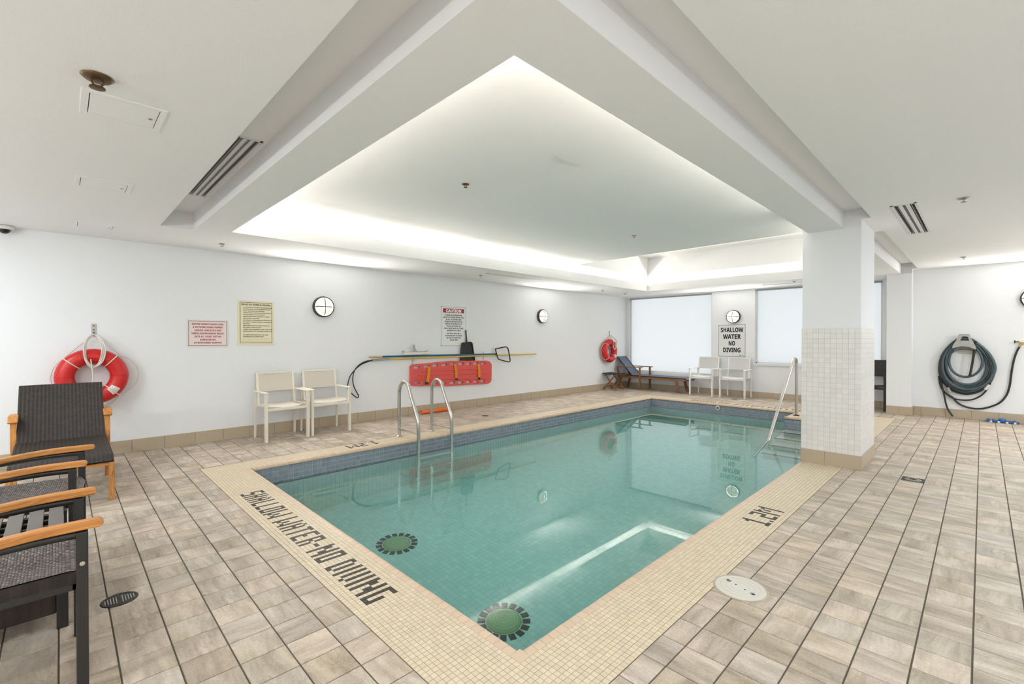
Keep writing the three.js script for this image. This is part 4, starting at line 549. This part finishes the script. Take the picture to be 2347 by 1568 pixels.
// ───────────── drains and lids ─────────────
{ const t = thing('floor_drain', 'round dark metal floor drain beside the black armchair', 'drain', [0.203, 0, 3.89]); mesh('rim', lathe([[0.062, 0.001], [0.07, 0.0035], [0.076, 0.001], [0.076, -0.004], [0.062, -0.004]], 36), M.drainDark, t); mesh('sump_shade', lathe([[0.001, 0.0006], [0.064, 0.0006]], 30), M.holeShadeAndScrew, t); for (const s of [-1, 1]) for (let k = 0; k < 5; k++) mesh('grate_bar', bar(V(s * 0.012 + s * k * 0.011, 0.002, -0.04 + k * 0.004), V(s * 0.012 + s * k * 0.011, 0.002, 0.04 - k * 0.004), 0.0045, 0.003, 0.001), M.dullSteel, t); mesh('hub', rspan(-0.008, 0.008, 0, 0.003, -0.062, 0.062, 0.001), M.drainDark, t); }  // flat dark disc paints the shade of the drain opening
{ const t = thing('square_drain', 'square dark floor drain in front of the tiled column', 'drain', [5.735, 0, 6.513]); mesh('grate', [rspan(-0.083, 0.083, -0.003, 0.002, -0.083, 0.083, 0.002)], M.drainDark, t); mesh('strainer', lathe([[0.03, 0.004], [0.058, 0.004], [0.062, 0.001]], 30), M.dullSteel, t); for (let k = 0; k < 10; k++) { const a = k / 10 * Math.PI * 2; mesh('hole', lathe([[0.001, 0.0046], [0.006, 0.0046]], 10).translate(0.045 * Math.cos(a), 0, 0.045 * Math.sin(a)), M.holeShadeAndScrew, t); } }  // each hole is a dark disc, its shade put into the colour
for (const [x, z, l] of [[5.23, 0.957, 'small round floor drain on the deck in front of the orange foam tube'], [10.588, 3.146, 'small round floor drain in front of the white armchairs']]) { const t = thing('floor_drain', l, 'drain', [x, 0, z]); mesh('rim', lathe([[0.05, 0.001], [0.062, 0.003], [0.068, 0.0005]], 30), M.drainDark, t); mesh('sump_shade', lathe([[0.001, 0.001], [0.052, 0.001]], 24), M.holeShadeAndScrew, t); }  // dark discs painted as the shaded drain openings
{ const t = thing('skimmer_lid', 'white round skimmer lid set in the deck at the coping edge', 'lid', [2.578, 0, 6.066], -0.35); mesh('collar', lathe([[0.124, 0.002], [0.13, 0.0045], [0.134, 0.001]], 48), M.base, t); const cv = mesh('cover', lathe([[0.001, 0.006], [0.05, 0.0058], [0.09, 0.0055], [0.122, 0.0045], [0.124, 0]], 48), M.lid, t); for (const r of [0.045, 0.07, 0.095]) mesh('ridge', new THREE.TorusGeometry(r, 0.0012, 6, 48).rotateX(Math.PI / 2).translate(0, 0.006, 0), M.lid, cv); for (const k of [-1, 1]) { mesh('finger_slot_shade', rspan(-0.009, 0.009, 0.0052, 0.0068, k * 0.074 - 0.011, k * 0.074 + 0.011, 0.0005), M.holeShadeAndScrew, cv); mesh('screw', lathe([[0.001, 0.008], [0.004, 0.007], [0.005, 0.005]], 10).translate(0, 0, k * 0.028), M.drainDark, t); } }  // finger slots are dark insets painted as shaded recesses
function refracted(px, py) { const p = onY(px, py, WATER), d = ray(px, py).normalize(), n = 1 / 1.333, c1 = -d.y, c2 = Math.sqrt(1 - n * n * (1 - c1 * c1)), t = d.multiplyScalar(n).add(V(0, n * c1 - c2, 0)); return p.addScaledVector(t, (DEPTH - WATER) / t.y); }
for (const [px, py, l] of [[910, 1246, 'main drain ringed by dark tiles on the pool floor, the one towards the ladder'], [1155, 1424, 'main drain ringed by dark tiles on the pool floor, the one in the near corner']]) { const p = refracted(px, py), t = thing('main_drain', l, 'drain', [p.x, DEPTH, p.z], 0, 'main drains'); const dm = mesh('dome', lathe([[0.001, 0.05], [0.05, 0.047], [0.1, 0.034], [0.13, 0.012], [0.135, 0.001]], 36), M.drainGreen, t); for (const r of [0.03, 0.055, 0.08, 0.105]) mesh('grate_ring', new THREE.TorusGeometry(r, 0.004, 6, 36).rotateX(Math.PI / 2).translate(0, 0.05 - r * r * 1.9, 0), M.lid, dm); for (let k = 0; k < 16; k++) { const a = k / 16 * Math.PI * 2; mesh('ring_tile', rspan(0.142, 0.2, 0, 0.006, -0.024, 0.024, 0.002).rotateY(a), M.drainTile, t); } }

// ───────────── chaise and folding table ─────────────
{ const t = thing('chaise_lounge', 'wooden chaise lounge with dark sling painted with blue sky sheen and raised back under the tall window', 'chaise', [0, 0, 0]), x0 = 10.74, x1 = 11.2;
  for (const x of [x0, x1]) {
    mesh('side_rail', bar(V(x, 0.325, 0.06), V(x, 0.325, 1.97), 0.03, 0.05), M.darkWood, t);
    mesh('foot_leg', bar(V(x, 0.31, 1.72), V(x, 0, 1.8), 0.034, 0.06), M.darkWood, t);
    mesh('head_leg', bar(V(x, 0.31, 0.18), V(x, 0, 0.1), 0.034, 0.05), M.darkWood, t);
    const o = x === x0 ? -0.03 : 0.03;
    mesh('arm_post', bar(V(x + o, 0, 0.755), V(x + o, 0.575, 0.755), 0.03, 0.045), M.darkWood, t);
    mesh('arm_post', bar(V(x + o, 0.3, 0.14), V(x + o, 0.57, 0.09), 0.03, 0.045), M.darkWood, t);
    mesh('armrest', bar(V(x + o, 0.585, 0.05), V(x + o, 0.585, 0.83), 0.062, 0.02), M.darkWood, t);
    mesh('back_edge', bar(V(x + (x === x0 ? 0.025 : -0.025), 0.36, 0.5), V(x + (x === x0 ? 0.025 : -0.025), 0.845, 0.045), 0.024, 0.024), M.navy, t);
    mesh('seat_edge', bar(V(x, 0.362, 0.45), V(x, 0.365, 1.98), 0.034, 0.02), M.navy, t);
  }
  mesh('seat', sheet((u, v) => [x0 + u * (x1 - x0), 0.372 - 0.012 * Math.sin(u * Math.PI) - (v > 0.94 ? (v - 0.94) * 0.5 : 0), 0.45 + v * 1.56], 6, 20, 0.008), M.skySheenSling, t);
  mesh('backrest', sheet((u, v) => [x0 + 0.03 + u * (x1 - x0 - 0.06), 0.365 + v * 0.48, 0.495 - v * 0.45], 6, 12, 0.01), M.skySheenSling, t);
  for (const z of [1.96, 0.08]) mesh('cross_rail', bar(V(x0, 0.325, z), V(x1, 0.325, z), 0.03, 0.045), M.darkWood, t);
}
{ const t = thing('folding_table', 'small folding wooden table with crossed legs and dark top', 'table', [10.33, 0, 0.225]), h = 0.43, z = 0.2;
  for (const x of [-0.19, 0.17]) { mesh('cross_leg', bar(V(x, h - 0.01, -z * 0.8), V(x, 0.008, z), 0.02, 0.032), M.darkWood, t); mesh('cross_leg', bar(V(x + 0.022, h - 0.01, z * 0.8), V(x + 0.022, 0.008, -z), 0.02, 0.032), M.darkWood, t); mesh('pivot', rod(V(x - 0.012, h / 2 - 0.02, 0), V(x + 0.036, h / 2 - 0.02, 0), 0.009), M.gold, t); }
  for (const s of [-1, 1]) mesh('stretcher', bar(V(-0.19, 0.085, s * z * 0.83), V(0.19, 0.085, s * z * 0.83), 0.016, 0.024), M.darkWood, t);
  mesh('table_top', sheet((u, v) => [(u - 0.5) * 0.44, h + 0.002 - 0.014 * Math.sin(v * Math.PI), (v - 0.5) * 0.42], 4, 10, 0.012), M.navy, t);
  for (const s of [-1, 1]) mesh('top_rail', bar(V(-0.22, h, s * 0.2), V(0.22, h, s * 0.2), 0.026, 0.024), M.navy, t); }

// ───────────── hose, hanger, tap, pool vacuum ─────────────
{ const q = (x, y, o = 0.075) => onX(x, y, XH - o), t = thing('hose_hanger', 'grey metal hose hanger on the wall holding the green hose', 'hose hanger', [0, 0, 0]);
  const pt = (x, y) => { const p = onX(x, y, XH); return [-p.z, p.y]; };
  const outer = [[2199, 766], [2222, 766], [2226, 776], [2237, 796], [2236, 801], [2222, 795], [2205, 793], [2184, 798], [2184, 793], [2194, 778]].map(([x, y]) => pt(x, y)), hole = [[2206, 771], [2219, 771], [2222, 781], [2201, 781]].map(([x, y]) => pt(x, y));
  mesh('face_plate', extrude(outer, 0.008, [hole], 0.002).rotateY(Math.PI / 2).translate(XH - 0.142, 0, 0), M.greyPlastic, t);
  mesh('saddle', sheet((u, v) => { const a = Math.PI * (0.12 + 0.76 * u), c = onX(2211, 806, XH); return [XH - 0.13 + v * 0.13, c.y + 0.1 * Math.sin(a) - 0.06, c.z + 0.15 * Math.cos(a)]; }, 20, 3, 0.006), M.greyPlastic, t);
  mesh('back_plate', rspan(XH - 0.008, XH, 1.08, 1.32, 6.68, 6.88, 0.003), M.lid, t);
  const coil = thing('hose_coil', 'coil of dark green and black hose hung on the grey hanger', 'hose', [0, 0, 0]);
  const loops = [[2153, 2279, 774, 903, 0.02, 0], [2157, 2274, 775, 898, 0.0215, 0.03], [2160, 2280, 776, 893, 0.02, 0.05], [2164, 2262, 778, 888, 0.02, 0.0], [2168, 2268, 780, 882, 0.019, 0.03], [2155, 2270, 773, 895, 0.017, 0.055], [2175, 2252, 784, 864, 0.017, 0.045]];
  loops.forEach(([xa, xb, ya, yb, r, o], k) => { const cx = (xa + xb) / 2, cy = ya * 0.45 + yb * 0.55, pts = []; for (let j = 0; j < 16; j++) { const a = j / 16 * Math.PI * 2, s = Math.sin(a), c = Math.cos(a), pinch = c > 0 ? 1 - 0.28 * c * c : 1; pts.push(q(cx + (xb - xa) / 2 * s * pinch + (c > 0 ? (2211 - cx) * c : 0), c > 0 ? cy - (cy - ya) * c : cy - (yb - cy) * c, 0.04 + o + 0.01 * Math.sin(k * 2 + a))); } mesh('loop', tube(pts, r * (k === 0 || k === 5 ? 0.85 : 1.08), { closed: true, seg: 110, rad: 10 }), k === 0 || k === 5 ? M.hoseBlack : M.hoseTeal, coil); });
  mesh('loose_end', tube([[2237, 783], [2233, 805], [2229, 830], [2224, 856], [2222, 862]].map(([x, y]) => q(x, y, 0.115)), 0.0165, { rad: 10 }), M.hoseBlack, coil);
  mesh('hanging_end', tube([[2157, 860], [2158, 880], [2164, 905], [2168, 925], [2174, 941], [2184, 954.5]].map(([x, y], k) => q(x, y, 0.05 + k * 0.004)), 0.0125, { rad: 10 }), M.hoseBlack, coil);
  mesh('supply_line', tube([[2152, 862], [2156, 885], [2166, 900], [2182, 910], [2196, 924], [2215, 933], [2240, 937], [2264, 934], [2290, 924], [2306, 907], [2314, 885], [2319, 850], [2324, 825], [2331, 805], [2337, 795]].map(([x, y]) => q(x, y, 0.03)), 0.0135, { seg: 140, rad: 10 }), M.hoseBlack, coil);
  mesh('lower_sag', tube([[2170, 904], [2185, 913], [2205, 917], [2228, 916], [2248, 907], [2262, 893], [2270, 878]].map(([x, y]) => q(x, y, 0.055)), 0.0125, { seg: 70, rad: 10 }), M.hoseBlack, coil);
  mesh('tape', [rod(q(2258, 893, 0.06), q(2268, 882, 0.06), 0.024)], M.white, coil); mesh('tape', rod(q(2172, 888, 0.06), q(2178, 901, 0.06), 0.024), M.greyPlastic, coil);
  const tp = onX(2340, 788, XH), tap = thing('hose_tap', 'brass wall tap with black handle feeding the hose', 'tap', [XH, tp.y, tp.z]);
  mesh('body', [rod(V(0, 0.02, 0.02), V(-0.07, 0.02, 0.02), 0.018), rod(V(-0.06, 0.02, 0.02), V(-0.045, -0.04, -0.015), 0.017), rod(V(-0.06, 0.025, -0.02), V(-0.06, 0.025, 0.06), 0.016)], M.gold, tap); mesh('handle', [rod(V(-0.07, 0.03, -0.02), V(-0.07, 0.03, -0.065), 0.007), bar(V(-0.07, 0.055, -0.068), V(-0.07, 0.005, -0.068), 0.016, 0.014)], M.black, tap); mesh('wall_flange', lathe([[0.018, 0.012], [0.035, 0.004], [0.036, 0]], 20).rotateZ(Math.PI / 2).translate(0, 0.02, 0.02), M.steel, tap); }
{ const t = thing('pool_vacuum', 'blue pool vacuum head with white wheels on the floor by the hose', 'pool vacuum', [10.62, 0, 7.19], 0.02);
  mesh('body', [-0.15, -0.075, 0, 0.075, 0.15].map((z, k) => rspan(-0.05, 0.05, 0.014, 0.03 + (k % 2) * 0.008, z - 0.037, z + 0.037, 0.008)), M.blueToy, t); mesh('swivel', [new THREE.SphereGeometry(0.042, 20, 12).scale(1, 0.75, 1).translate(0, 0.038, 0.0)], M.blueToy, t); mesh('fin', [bar(V(-0.02, 0.03, -0.07), V(-0.02, 0.05, -0.11), 0.03, 0.014), bar(V(-0.02, 0.03, 0.1), V(-0.02, 0.05, 0.14), 0.03, 0.014), bar(V(-0.02, 0.035, -0.13), V(-0.02, 0.055, -0.17), 0.04, 0.016)], M.blueToy, t);
  for (const z of [-0.125, -0.04, 0.05, 0.135]) mesh('wheel', rod(V(-0.062, 0.015, z), V(-0.045, 0.015, z), 0.0148, 0.0148, 16), M.white, t); }
scene.traverse((o) => { if (o.isMesh) { o.castShadow = true; o.receiveShadow = true; } if (o.isPointLight) o.castShadow = true; });
renderer.render(scene, camera);
